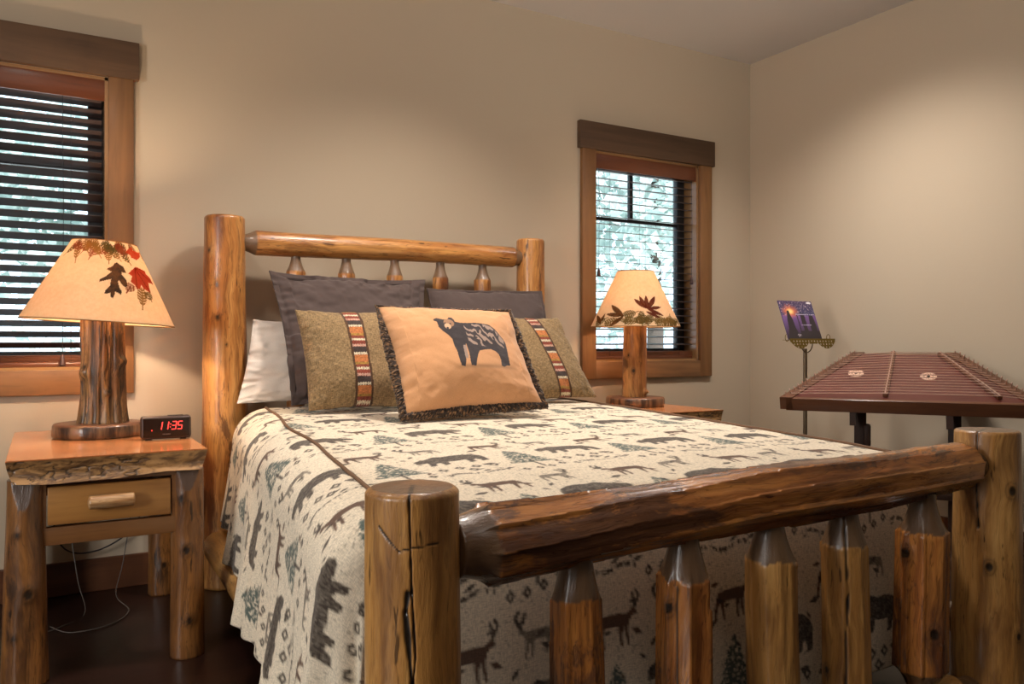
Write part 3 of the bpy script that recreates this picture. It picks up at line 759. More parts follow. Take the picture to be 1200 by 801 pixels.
def tweed_fn(c0, hw=.062, seed=0, lean=0.0):
    base = np.array(srgb(160, 132, 92)); dk = np.array(srgb(94, 72, 48))
    def f(s, t):
        n = .5+.5*fbm(s*60, t*60, 0, seed, 2); c = base*(1-n[..., None]*.45)+dk*(n[..., None]*.45)
        d = s-(c0+lean*(t-.5)); p = ((1-t)*3.28+.22) % 1
        band = np.zeros(s.shape+(3,)); band[:] = BC['org']
        def seg(a, b, col): m = (p >= a) & (p < b); band[m] = BC[col]
        seg(.22, .34, 'mus'); seg(.30, .40, 'rst'); seg(.48, .60, 'rst'); seg(.70, .88, 'drk')
        q = np.abs(((d/hw*2.6) % 1)-.5)*2
        for a, col, bg in ((.44, 'crm', 'rst'), (.65, 'pnk', 'rst'), (.93, 'crm', 'drk')):
            m = np.abs(p-a) < .048; band[m] = BC[bg]; m2 = m & (np.abs(p-a)/.048+q*.85 < 1.25); band[m2] = BC[col]
        m = np.abs(d) < hw; c[m] = band[m]
        m = (np.abs(d) >= hw) & (np.abs(d) < hw+.022); c[m] = BC['pip']
        return c
    return f
TWG = 'tweed pillows with a woven band'
pillow('throw_pillow', 'olive brown tweed pillow with a woven zigzag band, at the left of the bear pillow',
       [(.83, 3.06, 1.112), (1.27, 3.03, 1.118), (.842, 2.92, .735), (1.25, 2.87, .735)], .17, M['tweed'], tweed_fn(.47, seed=2, lean=-.03), n=200, group=TWG, seed=14, concave=.06, wr=.004, sag=.15)
pillow('throw_pillow', 'brown tweed pillow with a woven zigzag band, at the right of the bear pillow',
       [(1.66, 3.14, 1.105), (2.05, 3.08, 1.102), (1.74, 2.92, .735), (2.165, 2.945, .738)], .14, M['tweed'], tweed_fn(.60, seed=5, lean=-.0), n=180, group=TWG, seed=18, concave=.05, wr=.004, sag=.1)
BEAR = [(0.351, 0.866), (0.377, 0.879), (0.401, 0.87), (0.425, 0.862), (0.456, 0.867), (0.473, 0.89), (0.495, 0.888), (0.503, 0.862), (0.504, 0.838), (0.542, 0.828), (0.587, 0.832), (0.656, 0.838), (0.714, 0.832), (0.769, 0.819), (0.803, 0.782), (0.826, 0.735), (0.851, 0.698), (0.862, 0.66), (0.856, 0.605), (0.843, 0.523), (0.834, 0.445), (0.808, 0.442), (0.778, 0.426), (0.761, 0.437), (0.772, 0.491), (0.767, 0.536), (0.746, 0.565), (0.714, 0.58), (0.669, 0.574), (0.622, 0.563), (0.604, 0.537), (0.576, 0.478), (0.559, 0.427), (0.524, 0.429), (0.524, 0.473), (0.532, 0.541), (0.533, 0.585), (0.531, 0.628), (0.508, 0.56), (0.493, 0.475), (0.474, 0.42), (0.448, 0.431), (0.443, 0.478), (0.446, 0.546), (0.437, 0.606), (0.438, 0.666), (0.419, 0.705), (0.386, 0.744), (0.367, 0.786), (0.37, 0.837), (0.351, 0.849)]
FLANK = [(0.56, 0.819), (0.711, 0.825), (0.776, 0.800), (0.853, 0.679), (0.83, 0.599), (0.76, .64), (0.685, 0.604), (0.56, 0.628)]
def bear_fn(s, t):
    s = s+.035; t = (t-.27)/1.12+.42
    c = np.array(srgb(204, 150, 104))[None, None]*(1+.05*fbm(s*4, t*4, 0, 3))[..., None]
    sh = np.exp(-((t-.425)/.018)**2)*sstep(.36, .5, s)*sstep(.92, .8, s)
    c = c*(1-.35*sh[..., None])
    m = inpoly(s, t, BEAR); dk = np.array(srgb(52, 44, 46)); lt = np.array(srgb(158, 134, 120))
    nn = fbm(s*30, t*60, 0, 4, 3)
    c[m] = (dk[None]*(1+.35*nn[m][:, None]))
    fk = inpoly(s, t, FLANK) & m
    st = (np.sin((s*1.0+t*(.25+.9*(.86-s)))*190+5*fbm(s*22, t*9, 0, 7)) > .1) & (fbm(s*26, t*16, 0, 17, 2) > -.28)
    k = fk & st; c[k] = lt
    d, _ = segdist(s, t, .515, .60, .505, .50); k = (d < .012) & ~inpoly(s, t, [(0, 0), (0, 0), (0, 0)]); c[k] = lt
    d = np.hypot((s-.455), (t-.825)*.9); k = (d < .038) & m; c[k] = np.array(srgb(150, 112, 84))
    d = np.hypot((s-.437)*1.1, (t-.79)*.9); c[d < .026] = np.array(srgb(206, 164, 130))
    d = np.hypot((s-.432), (t-.772)); c[d < .009] = dk
    for ex, ey in ((.425, .822), (.463, .815)): c[np.hypot(s-ex, t-ey) < .007] = dk*.6
    return c
pillow('throw_pillow', 'tan square pillow with a black bear picture and dark brown fringe',
       [(1.055, 2.772, 1.117), (1.546, 2.664, 1.106), (1.060, 2.529, .738), (1.576, 2.471, .760)], .20, M['bear_cloth'], bear_fn, n=320, seed=22, concave=.05, wr=.0035, fringe=.016, sag=.12)

# ------------------------------------------------------------------ nightstands
def nightstand(label, x0, x1, y0, y1, seed, rear=False, group='log nightstands'):
    w, d = x1-x0, y1-y0; zt, th = .655, .068
    root = thing('nightstand', label, 'nightstand', ((x0+x1)/2, (y0+y1)/2, 0), 0, group)
    # live-edge slab
    nx, ny = 150, 60; s = np.linspace(-w/2, w/2, nx)
    prof = []                                       # front to back profile loop in (y, z)
    k = 26
    for a in np.linspace(-.5, .5, k): prof.append((-d/2+.022*(1-math.cos(a*PI))*-1+.02, zt-th/2+a*th))
    for a in np.linspace(0, 1, 30)[1:]: prof.append((-d/2+.02+a*(d-.02), zt))
    for a in np.linspace(0, 1, 6)[1:]: prof.append((d/2, zt-a*th))
    for a in np.linspace(0, 1, 20)[1:-1]: prof.append((d/2-a*(d-.02), zt-th))
    P = np.array(prof); n = len(P)
    Xg, I = np.meshgrid(s, np.arange(n)); Yg = P[I, 0]; Zg = P[I, 1]
    fr = np.clip(1-(np.arange(n)/k), 0, 1)[I] > 0
    tt = (np.clip(np.arange(n)/(k-1), 0, 1))[I]
    isf = (I < k)
    bulge = np.where(isf, np.sin(tt*PI), 0)
    nz_ = fbm(Xg*9, Zg*30, 0, seed, 3)
    Yg = Yg-bulge*(.012+.010*nz_)-np.where(isf, .010*vn(Xg*5, 0, 0, seed), 0)
    low = np.where(Zg < zt-.5*th, 1, 0)
    Zg = Zg+np.where(isf & (tt < .5), -.008*(.5-tt)*2*fbm(Xg*6, 3, 0, seed+2, 2), 0)
    end = 1-.0*low; rnd = np.where(Zg < zt-.01, .02*((zt-Zg)/th)**2, 0)
    Xg = Xg*(1-rnd/(w/2))
    bark = (isf & (tt < .93)).astype(float)
    grub = sstep(.10, .03, np.abs(fbm(Xg*22, Zg*70, 0, seed+9, 2))) * bark*(fbm(Xg*7, Zg*10, 0, seed+12) > -.1)
    Yg = Yg+grub*.003
    V = np.stack([Xg, Yg, Zg], -1).reshape(-1, 3); mk = np.stack([grub*.85, 0*grub, bark], -1).reshape(-1, 3)
    F = [gridfaces(n, nx)]; a = (n-1)*nx+np.arange(nx-1); b = np.arange(nx-1); F.append(np.stack([a, a+1, b+1, b], -1))
    F.append((np.arange(n)*nx).reshape(1, -1)); F.append((np.arange(n)*nx+nx-1)[::-1].reshape(1, -1))
    me = npmesh('top', V, F, True, {'mk': ('C', mk)})
    try: me.set_sharp_from_angle(angle=math.radians(50))
    except Exception: pass
    o = link('top', me, M['slab'], root)
    # legs
    lx = w/2-.045; zl = zt-th
    for ix, (sx, sy) in enumerate(((-1, -1), (1, -1), (-1, 1), (1, 1))):
        x = sx*lx; y = sy*(d/2-.065); c = math.atan2(-(root.location.y+y), -(root.location.x+x))
        L = zl+.004
        kn = [(c+.15, .27, .018), (c-.5, .15, .010), (c-.4, .44, .010)] if ix == 0 else [(c-.1, .34, .016), (c+.1, .12, .013), (c-.4, .50, .012)]
        me = logmesh('leg', L, .056-.004*sx, .048, seed+ix*3, nth=64, dz=.007, rough=.09, bend=.010, chamfer=0, knots=kn)
        me2 = link('leg', me, M['log_dark'], root, (x, y, 0))
        # drawn-knife facet at the top of the leg, towards the room
        A = me.attributes['mk']; co = np.zeros(len(me.vertices)*3, np.float32); me.vertices.foreach_get('co', co); co = co.reshape(-1, 3)
        ang = np.arctan2(co[:, 1], co[:, 0]); da = (ang-(-PI/2-.15)+PI) % (2*PI)-PI
        e = (da/.75)**2+((co[:, 2]-L)/.095)**2; m = e < 1
        dirv = np.array([math.cos(-PI/2-.15), math.sin(-PI/2-.15)])
        pr_ = co[:, :2] @ dirv; lim = .054-.20*np.clip(co[:, 2]-(L-.105), 0, 1)
        push = np.where(co[:, 2] > L-.105, np.clip(pr_-lim, 0, 1), 0); co[:, :2] -= push[:, None]*dirv
        me.vertices.foreach_set('co', co.reshape(-1)); cc = np.zeros(len(co)*4, np.float32); A.data.foreach_get('color', cc); cc = cc.reshape(-1, 4)
        pm = push > .0005; cc[pm, 1] = 1; cc[pm, 0] *= 0; A.data.foreach_set('color', cc.reshape(-1)); me.update()
    # aprons and drawer
    yf = -d/2+.055; z1 = zl; z0 = .395
    ap = MB()
    ap.box((0, yf, z0+.026), (w-.09, .03, .052), .003); ap.box((0, yf, z1-.006), (w-.09, .03, .014), .002)
    for sx in (-1, 1): ap.box((sx*(w/2-.080), yf, (z0+z1)/2), (.040, .029, z1-z0), .002)
    ap.build('face_frame', M['apron'], root, smooth=True)
    for sx in (-1, 1): MB().box((sx*(lx), 0, (z0+z1)/2+.01), (.022, d-.16, z1-z0-.03), .003).build('side_panel', M['apron'], root, smooth=True)
    MB().box((0, d/2-.06, (z0+z1)/2+.01), (w-.12, .022, z1-z0-.03), .003).build('back_panel', M['apron'], root, smooth=True)
    dr = MB().box((0, yf-.005, .5105), (w-.205, .030, .112), .004).build('drawer', M['drawer'], root, smooth=True)
    hw = .060
    me = logmesh('handle', hw*2, .0205, .0205, seed+50, nth=32, dz=.004, rough=.05, bend=.002, chamfer=.002, capG=0)
    link('handle', me, M['handle'], dr, (-hw+.0, yf-.040, .516), Quaternion((0, 1, 0), PI/2))
    for sx in (-1, 1): pass
    return root
def slab_mat():
    t = NT('nightstand_slab'); v = t.obj()
    n1 = t.noise(v, 8, (.10, 1, 1), 6, .6, .6); n2 = t.noise(v, 60, (.1, 1, 1), 3); n3 = t.noise(v, 26, (.35, 1, 1), 5, .7, 1.5)
    c = t.mix(t.ramp(n1, .3, .7), srgb(210, 138, 86), srgb(190, 116, 66)); c = t.mix(t.math('MULTIPLY', t.ramp(n2, .5, .8), .3), c, srgb(150, 88, 50))
    bk = t.mix(t.ramp(n3, .38, .62), srgb(176, 132, 82), srgb(96, 66, 40))
    r, g, b = t.sep(t.attr('mk').outputs['Color'])[:3]
    c = t.mix(b, c, bk); c = t.mix(r, c, srgb(34, 22, 14))
    return t.fin(c, t.math('ADD', .2, t.math('MULTIPLY', b, .2)), t.bump(n3, .12, .004), Coat_Weight=.4, Coat_Roughness=.15)
M['slab'] = slab_mat()
M['handle'] = log_mat('pale_handle', srgb(236, 206, 158), srgb(214, 176, 122), srgb(160, 112, 66), srgb(140, 94, 54), .66, rough=.4)
nightstand('log nightstand with a live-edge top and one drawer, under the large lamp at the left', -.093, .445, 2.655, 3.50, 80)
nightstand('log nightstand at the right of the bed, only its orange top edge showing', 2.345, 2.90, 2.88, 3.50, 90)

# ------------------------------------------------------------------ table lamps
OAK = [(0.295, 0.729), (0.354, 0.706), (0.424, 0.684), (0.473, 0.606), (0.369, 0.614), (0.362, 0.583), (0.437, 0.524), (0.443, 0.451), (0.393, 0.43), (0.338, 0.459), (0.295, 0.513), (0.272, 0.493), (0.293, 0.42), (0.324, 0.371), (0.3, 0.333), (0.248, 0.356), (0.213, 0.366), (0.202, 0.328), (0.174, 0.28), (0.141, 0.3), (0.141, 0.35), (0.089, 0.335), (0.046, 0.333), (0.061, 0.371), (0.132, 0.437), (0.153, 0.513), (0.064, 0.496), (-0.049, 0.466), (-0.044, 0.498), (0.061, 0.546), (0.165, 0.606), (0.077, 0.628), (0.099, 0.647), (0.191, 0.676), (0.243, 0.715)]
MAPLE = [(0.764, 0.707), (1.073, 0.671), (1.051, 0.64), (1.203, 0.594), (1.22, 0.516), (1.013, 0.53), (0.976, 0.481), (0.943, 0.395), (0.848, 0.423), (0.778, 0.439), (0.756, 0.487), (0.689, 0.436), (0.623, 0.421), (0.598, 0.469), (0.522, 0.509), (0.586, 0.579), (0.511, 0.607), (0.61, 0.653)]
MAPLE2 = [(0.894, 0.965), (0.877, 0.916), (1.035, 0.901), (1.30, 0.91), (1.146, 0.848), (0.884, 0.795), (0.714, 0.815), (0.707, 0.852), (0.581, 0.873), (0.687, 0.919)]
FERN1 = [(-0.76, 0.963, -0.602, 0.685), (-0.736, 0.976, -1.129, 0.775), (-0.246, 0.912, -0.325, 0.732), (0.089, 0.897, 0.121, 0.698), (0.453, 0.882, 0.645, 0.716), (0.211, 0.925, -0.197, 0.8), (0.733, 0.449, 0.618, 0.176), (0.835, 0.404, 0.882, 0.284), (0.534, 0.479, 0.398, 0.362), (0.501, 0.982, 0.207, 0.888), (1.35, 0.924, 1.40, 0.778), (-0.382, 0.972, -0.569, 0.801), (0.209, 0.9, 0.404, 0.745), (0.623, 0.935, 0.031, 0.882), (-.95, .93, -.45, .86), (-.5, .96, .0, .86), (-.1, .95, .35, .83), (.3, .93, .75, .84), (-.3, .98, -.05, .76), (.02, .98, .25, .78), (.35, .97, .5, .80), (-.6, .98, -.35, .80), (.75, .97, 1.1, .86)]
LENS = [(0.31, 0.301, -0.042, 0.478), (0.31, 0.301, 0.116, 0.527), (0.31, 0.301, 0.331, 0.54), (0.31, 0.301, 0.648, 0.527), (0.31, 0.301, 0.75, 0.335), (0.31, 0.301, 0.734, 0.183), (0.261, 0.257, 0.617, 0.146), (-0.281, 0.183, -0.724, 0.38), (-0.281, 0.183, -0.803, 0.22), (-0.281, 0.183, -0.588, -0.002), (-0.917, 0.109, -1.3, 0.207), (-0.929, 0.06, -0.855, 0.232), (-0.868, 0.048, -1.217, 0.183)]
FERN2 = [(-0.281, 0.183, 0.075, 0.257), (-0.202, 0.134, -0.222, 0.035), (0.072, 0.207, 0.248, 0.183), (0.07, 0.158, 0.158, 0.011), (0.243, 0.158, 0.476, 0.085), (0.501, 0.158, 0.658, 0.06), (0.658, 0.06, 1.3, 0.085), (0.756, 0.085, 0.829, 0.158), (0.99, 0.06, 1.163, 0.146), (1.2, 0.06, 1.40, 0.134), (0.235, 0.109, 0.281, 0.01), (-.25, .12, .1, .06), (.0, .10, .4, .16), (.45, .05, .9, .12), (.85, .04, 1.25, .10), (-.75, .05, -.3, .14), (-1.1, .05, -.7, .16), (.9, .05, 1.0, .22)]
def fernmask(X, Y, f, K, wdt):
    # X, Y in metres-like shade units
    a = (f[0]*K, f[1]); b = (f[2]*K, f[3])
    d, t = segdist(X, Y, *a, *b); w = wdt*np.sin(np.clip(t*1.05+.15, 0, 1)*PI)**.6
    saw = np.abs(((t*8+d/wdt*.9) % 1)-.5)*2
    return (d < wdt*.10) | ((d < w) & (saw > .22) & (t > 0.0) & (t < .999))
def lensmask(X, Y, f, K, wd=.16):
    a = (f[0]*K, f[1]); b = (f[2]*K, f[3]); L = math.hypot(b[0]-a[0], b[1]-a[1])
    d, t = segdist(X, Y, *a, *b); return d < wd*L*np.sin(np.clip(t, 0, 1)*PI)**.8
def shade_cols(kind):
    def fn(PH, H, K):
        c = np.zeros(PH.shape+(3,)); c[:] = srgb(226, 198, 160)
        X = PH*K
        def put(m, col, k=.97): c[m] = c[m]*(1-k)+np.array(srgb(*col))*k
        if kind == 1:
            for i, f in enumerate(FERN1): put(fernmask(X, H, f, K, .055), ((120, 88, 40), (78, 68, 34), (112, 54, 34))[i % 3], .95)
            P = lambda Q: [(x*K, y) for x, y in Q]
            put(inpoly(X, H, P(OAK)), (44, 30, 26)); put(inpoly(X, H, P(MAPLE)), (150, 48, 26)); put(inpoly(X, H, P(MAPLE2)), (150, 52, 30))
            for tip in ((1.2, .52), (.943, .4), (.62, .43), (1.06, .66)):
                d, _ = segdist(X, H, .72*K, .69, tip[0]*K, tip[1]); put(d < .006, (110, 34, 20))
        else:
            for i, f in enumerate(FERN2): put(fernmask(X, H, f, K, .07), ((86, 72, 38), (104, 84, 44))[i % 2], .95)
            for i, f in enumerate(LENS): put(lensmask(X, H, f, K, .13), (84, 24, 20) if i < 7 else (76, 44, 22))
        put(H < .014, (120, 84, 50)); put(H > .988, (120, 84, 50))
        return c
    return fn
def lamp(label, loc, rb, rt, hs, zs, tr, base_r, kind, mat, seed, tilt, power, group):
    root = thing('table_lamp', label, 'lamp', loc, 0, group)
    c = math.atan2(-loc[1], -loc[0])
    # base slab: irregular round of wood
    nth = 96; th = np.linspace(0, 2*PI, nth, endpoint=False)
    prof = [(0, 0), (.6, 0), (.96, .0), (1.0, .008), (1.0, .022), (.99, .040), (.96, .047), (.7, .048), (.4, .049), (.1, .049)]
    R = base_r*(1+.05*fbm(np.cos(th)*1.2+seed, np.sin(th)*1.2, 0, seed, 2)); V = []; mk = []
    for i, (q, z) in enumerate(prof):
        rr = R*q*(1+(.012*fbm(np.cos(th)*9, np.sin(th)*9, z*20, seed+2, 2) if 2 < i < 7 else 0)); V.append(np.stack([rr*np.cos(th), rr*np.sin(th), np.full(nth, z)], -1)); mk.append(np.tile([0, 1. if i >= 6 else 0, 1. if 2 <= i < 6 else 0], (nth, 1)))
    me = npmesh('base', np.concatenate(V), [gridfaces(len(prof), nth, True), (np.arange(nth)+nth*(len(prof)-1)).reshape(1, -1)], True, {'mk': ('C', np.concatenate(mk))})
    link('base', me, M['base_slab'], root)
    th_ = zs+.015-.048
    if kind == 1:
        me = logmesh('trunk', th_, tr, tr*.93, seed, nth=150, dz=.004, rough=.05, bend=.008, chamfer=.004, flute=.16, flare=(.12, .03),
                     bulges=[(c+.95, .22, .018, .28), (c-1.0, .18, .02, .22), (c+.25, .11, .012, .12)], knots=[(c+.25, .115, .008), (c-.95, .2, .009)])
    else:
        me = logmesh('trunk', th_, tr*1.02, tr*.98, seed, nth=100, dz=.004, rough=.06, bend=.008, chamfer=.004,
                     knots=[(c-.1, .14, .012), (c-.55, .22, .008)], bulges=[(c+1.0, .03, .012, .35)])
    link('trunk', me, mat, root, ((.014, -.008, .046) if kind == 1 else (0, 0, .046)))
    MB().tube([(0, 0, zs-.05), (0, 0, zs+.05)], .016, 16).build('socket', M['brass'], root, smooth=True)
    MB().lathe([(.012, 0), (.014, .01), (.028, .05), (.030, .068), (.022, .088), (.008, .098)], 20, (0, 0, zs+.05)).build('bulb', M['bulb'], root, smooth=True)
    hp = MB()
    hp.tube([(.0, -.02, zs+.04), (0, -.055, zs+.09), (0, -.05, zs+.2), (0, -.01, zs+hs-.01), (0, .01, zs+hs-.01), (0, .05, zs+.2), (0, .055, zs+.09), (0, .02, zs+.04)], .002, 6)
    for k in range(3):
        a = k*2*PI/3; hp.tube([(0, 0, zs+hs-.012), (math.cos(a)*rt*.99, math.sin(a)*rt*.99, zs+hs-.012)], .0018, 6)
    hp.build('harp', M['brass'], root, smooth=True)
    npn, nh = 620, 120
    ph = np.linspace(-PI, PI, npn, endpoint=False); h = np.linspace(0, 1, nh); PH, Hh = np.meshgrid(ph, h)
    Rr = rb+(rt-rb)*Hh; slope = math.hypot(hs, rb-rt)
    K = (rb+rt)/2/slope                              # angle to height units
    colr = shade_cols(kind)(PH, Hh, K)
    A = PH+c
    # camera-right is increasing angle around the shade
    def ring(R_): return np.stack([R_*np.cos(A), R_*np.sin(A), Hh*hs], -1).reshape(-1, 3)
    V = np.concatenate([ring(Rr), ring(Rr-.002)])
    F = [gridfaces(nh, npn, True), gridfaces(nh, npn, True, off=nh*npn, flip=True)]
    for rw, fl in ((0, True), (nh-1, False)):
        a = rw*npn+np.arange(npn); b = a+nh*npn; q = np.stack([a, np.roll(a, -1), np.roll(b, -1), b], -1); F.append(q[:, ::-1] if fl else q)
    me = npmesh('lamp_shade', V, F, True, {'Col': ('C', np.concatenate([colr.reshape(-1, 3)]*2))})
    vd = Vector((-loc[0], -loc[1], 0)).normalized()
    link('lamp_shade', me, M['shade'], root, (0, 0, zs), Quaternion(vd, -tilt))
    ld = bpy.data.lights.new('bulb_light', 'POINT'); ld.energy = power; ld.color = WARM; ld.shadow_soft_size = .035
    lo = bpy.data.objects.new('bulb_light', ld); COL.objects.link(lo); lo.parent = root; lo.location = (0, 0, zs+.16)
    return root
def base_mat():
    t = NT('lamp_base_slab'); v = t.obj()
    n = t.noise(v, 30, (1, 1, .12), 5, .65); n2 = t.noise(v, 9, (1, 1, 1), 4)
    r, g, b = t.sep(t.attr('mk').outputs['Color'])[:3]
    top = t.mix(n2, srgb(130, 86, 62), srgb(92, 58, 42)); bk = t.mix(t.ramp(n, .35, .65), srgb(52, 34, 24), srgb(134, 98, 66))
    return t.fin(t.mix(b, top, bk), .4, t.bump(n, .4, .006), Coat_Weight=.3)
M['base_slab'] = base_mat()
lamp('large table lamp with a gnarled trunk and oak and maple leaves on its shade', (.172, 3.215, .655), .250, .104, .288, .403, .072, .148, 1, M['log_grey'], 101, .06, 28, 'table lamps')
lamp('smaller table lamp with a leaf garland low on its shade, before the right window', (2.685, 3.30, .655), .235, .094, .294, .413, .062, .150, 2, M['log_lamp2'], 107, .0, 8, 'table lamps')

# ------------------------------------------------------------------ alarm clock
CK = thing('alarm_clock', 'small brown digital alarm clock with red figures reading 11:35', 'clock', (.364, 2.985, .655), math.radians(-2))
MB().box((0, 0, .042), (.160, .045, .078), .010, seg=3).build('case', M['pulley'], CK, smooth=True)
MB().box((0, -.0228, .042), (.146, .002, .064), .0009).build('display', plain('clock_face', srgb(40, 24, 18), .15), CK)
MB().box((0.03, 0, .0815), (.05, .02, .003), .001).build('button', M['black'], CK)
for sx in (-1, 1): MB().box((sx*.055, 0, .0025), (.02, .03, .005), .001).build('foot', M['black'], CK)
def digits():
    seg = {'1': 'bc', '3': 'abgcd', '5': 'afgcd'}
    w, h, t = .013, .026, .0026; y = -.0246
    q = lambda x, z: x+z*.16
    for ch, x in (('1', -.023), ('1', -.003), ('3', .022), ('5', .041)):
        mb = MB()
        def bar(x, z, hor):
            if hor: mb.box((q(x, z), y, z+.036), (w*.95, .0012, t))
            else: mb.box((q(x, z), y, z+.036), (t, .0012, h/2), rot=Quaternion((0, 1, 0), .16))
        for s in seg[ch]:
            if s == 'a': bar(x, h, True)
            if s == 'g': bar(x, h/2, True)
            if s == 'd': bar(x, 0, True)
            if s == 'b': bar(x+w/2, h*.75, False)
            if s == 'c': bar(x+w/2, h*.25, False)
            if s == 'f': bar(x-w/2, h*.75, False)
        mb.build('led_digit', M['led'], CK)
    for z in (.008, .018): MB().box((q(.0105, z), y, z+.036), (.0028, .0012, .0028)).build('led_dot', M['led'], CK)
    MB().box((-.046, y, .034), (.0026, .0012, .0036)).build('led_dot', M['led'], CK)
digits()
lg = MB()
for k in range(7): lg.box((-.011+k*.0036, -.0242, .020), (.0024, .0008, .0028 if k % 2 else .0022))
lg.build('maker_mark', plain('grey_print', srgb(120, 110, 100), .5), CK)

# cords under the left nightstand
def cord(label, pts, r, mat, name='power_cord'):
    P = [Vector(p) for p in pts]; out = []
    for i in range(len(P)-1):
        p0, p1, p2, p3 = P[max(i-1, 0)], P[i], P[i+1], P[min(i+2, len(P)-1)]
        for k in range(8):
            t = k/8; out.append(.5*((2*p1)+(p2-p0)*t+(2*p0-5*p1+4*p2-p3)*t*t+(3*p1-p0-3*p2+p3)*t**3))
    out.append(P[-1])
    o = MB().tube(out, r, 8).build(name, mat, None, smooth=True); return tag(o, label, 'cord', 'cords under the left nightstand')
cord('pale thin cord looping down to the floor under the left nightstand', [(.11, 3.53, .50), (.09, 3.52, .30), (.11, 3.42, .10), (.13, 3.30, .004), (.05, 3.18, .004), (-.04, 3.12, .004)], .0018, M['white_cord'])
cord('pale thin cord curled in a wide arc on the floor under the left nightstand', [(.30, 3.52, .30), (.27, 3.50, .12), (.24, 3.42, .02), (.27, 3.25, .004), (.20, 3.12, .004), (.08, 3.10, .004), (.02, 3.2, .004)], .0018, M['white_cord'])
cord('dark cord hanging in a sag on the wall behind the left nightstand', [(.03, 3.56, .45), (.04, 3.555, .25), (.10, 3.55, .17), (.22, 3.55, .18), (.33, 3.555, .27), (.35, 3.56, .45)], .003, M['cord'])

# ------------------------------------------------------------------ dulcimer
phi = .59; uu = Vector((math.sin(phi), -math.cos(phi), 0)); dz_ = .208; dd = .421
vv = Vector((math.cos(phi)*dd, math.sin(phi)*dd, dz_)).normalized(); nn = uu.cross(vv)
if nn.z < 0: nn = -nn
DU = thing('hammered_dulcimer', 'trapezoid hammered dulcimer with red-brown soundboard, strings and two pale rosettes', 'dulcimer', (3.271, 2.166, .728))
DU.rotation_mode = 'QUATERNION'; DU.rotation_quaternion = Matrix((uu, vv, nn)).transposed().to_quaternion()
Ld = .47; A0, A1 = .525, .23
def trap(ins=0, y0=0, y1=Ld):
    f = lambda y: A0+(A1-A0)*y/Ld-ins
    return [(-f(y0), y0), (f(y0), y0), (f(y1), y1), (-f(y1), y1)]
MB().prism(trap(.004, .012, Ld-.004), -.012, -.002).build('soundboard', M['red_wood'], DU)
MB().prism(trap(.012, .02, Ld-.012), -.068, -.060).build('back_board', M['dk_wood'], DU)
MB().box((0, .010, -.034), (A0*2-.05, .020, .066), .003).build('front_rail', M['dk_wood'], DU, smooth=True)
MB().box((0, Ld-.008, -.034), (A1*2-.01, .016, .066), .003).build('back_rail', M['dk_wood'], DU, smooth=True)
for s in (-1, 1):
    P = [(s*A0, 0), (s*(A0-.055), 0), (s*(A1-.055), Ld), (s*A1, Ld)]
    P = P if s > 0 else P
    MB().prism(P, -.060, .004).build('pin_block', M['dk_wood'], DU)
for (a, b) in (((-.077, .036), (-.045, .462)), ((.366, .042), (.152, .452))):
    m = MB(); A_ = Vector((*a, 0)); B_ = Vector((*b, 0)); d = B_-A_; q = Vector((0, 1, 0)).rotation_difference(d.normalized())
    m.box((A_+B_)/2+Vector((0, 0, .007)), (.022, d.length, .018), .004, rot=q); br = m.build('bridge', M['bridge'], DU, smooth=True)
    n = MB(); n.tube([A_+Vector((0, 0, .018)), B_+Vector((0, 0, .018))], .003, 6); n.build('bridge_cap', M['steel'], br)
for (x, y) in ((-.206, .255), (.101, .234)):
    m = MB(); m.lathe([(.034, -.002), (.034, .0012), (.024, .0016), (.024, .0008), (.010, .0008)], 32, (x, y, 0)); r_ = m.build('rosette', M['rosette'], DU)
    h = MB()
    h.lathe([(.0075, .0009), (.0075, .0016)], 12, (x, y, 0))
    h.build('rosette_hole', M['black'], r_)
    h = MB()
    for k in range(12):
        a = k*PI/6; h.lathe([(.0026, .0012), (.0026, .0018)], 8, (x+.019*math.cos(a), y+.019*math.sin(a), 0)); h.lathe([(.0018, .0012), (.0018, .0018)], 8, (x+.0285*math.cos(a+.2), y+.0285*math.sin(a+.2), 0))
    h.build('rosette_piercing', M['bridge'], r_)
NC = 17; sproto = None
for i in range(NC):
    y = .035+i*(Ld-.07)/(NC-1); f = A0+(A1-A0)*y/Ld
    lo = (i % 2)*.0
    m = MB()
    for k in (-1, 1):
        m.tube([(-f+.028, y+k*.0025-.002, .008), (-.06, y+k*.0025, .021), (.366-(.214)*(y-.04)/.41, y+k*.0025, .021), (f-.028, y+k*.0025, .008)], .0010, 4)
    m.build('string_course', M['steel'], DU)
pin = None
for s in (-1, 1):
    for i in range(34):
        y = .02+i*(Ld-.04)/33; f = A0+(A1-A0)*y/Ld-.012-(i % 2)*.012
        if pin is None:
            pin = MB().lathe([(.0022, 0), (.0022, .016), (.0028, .017), (.0028, .022)], 6).build('tuning_pin', M['steel'], DU, (s*f, y, .003))
        else:
            o = pin.copy(); COL.objects.link(o); o.location = (s*f, y, .003)
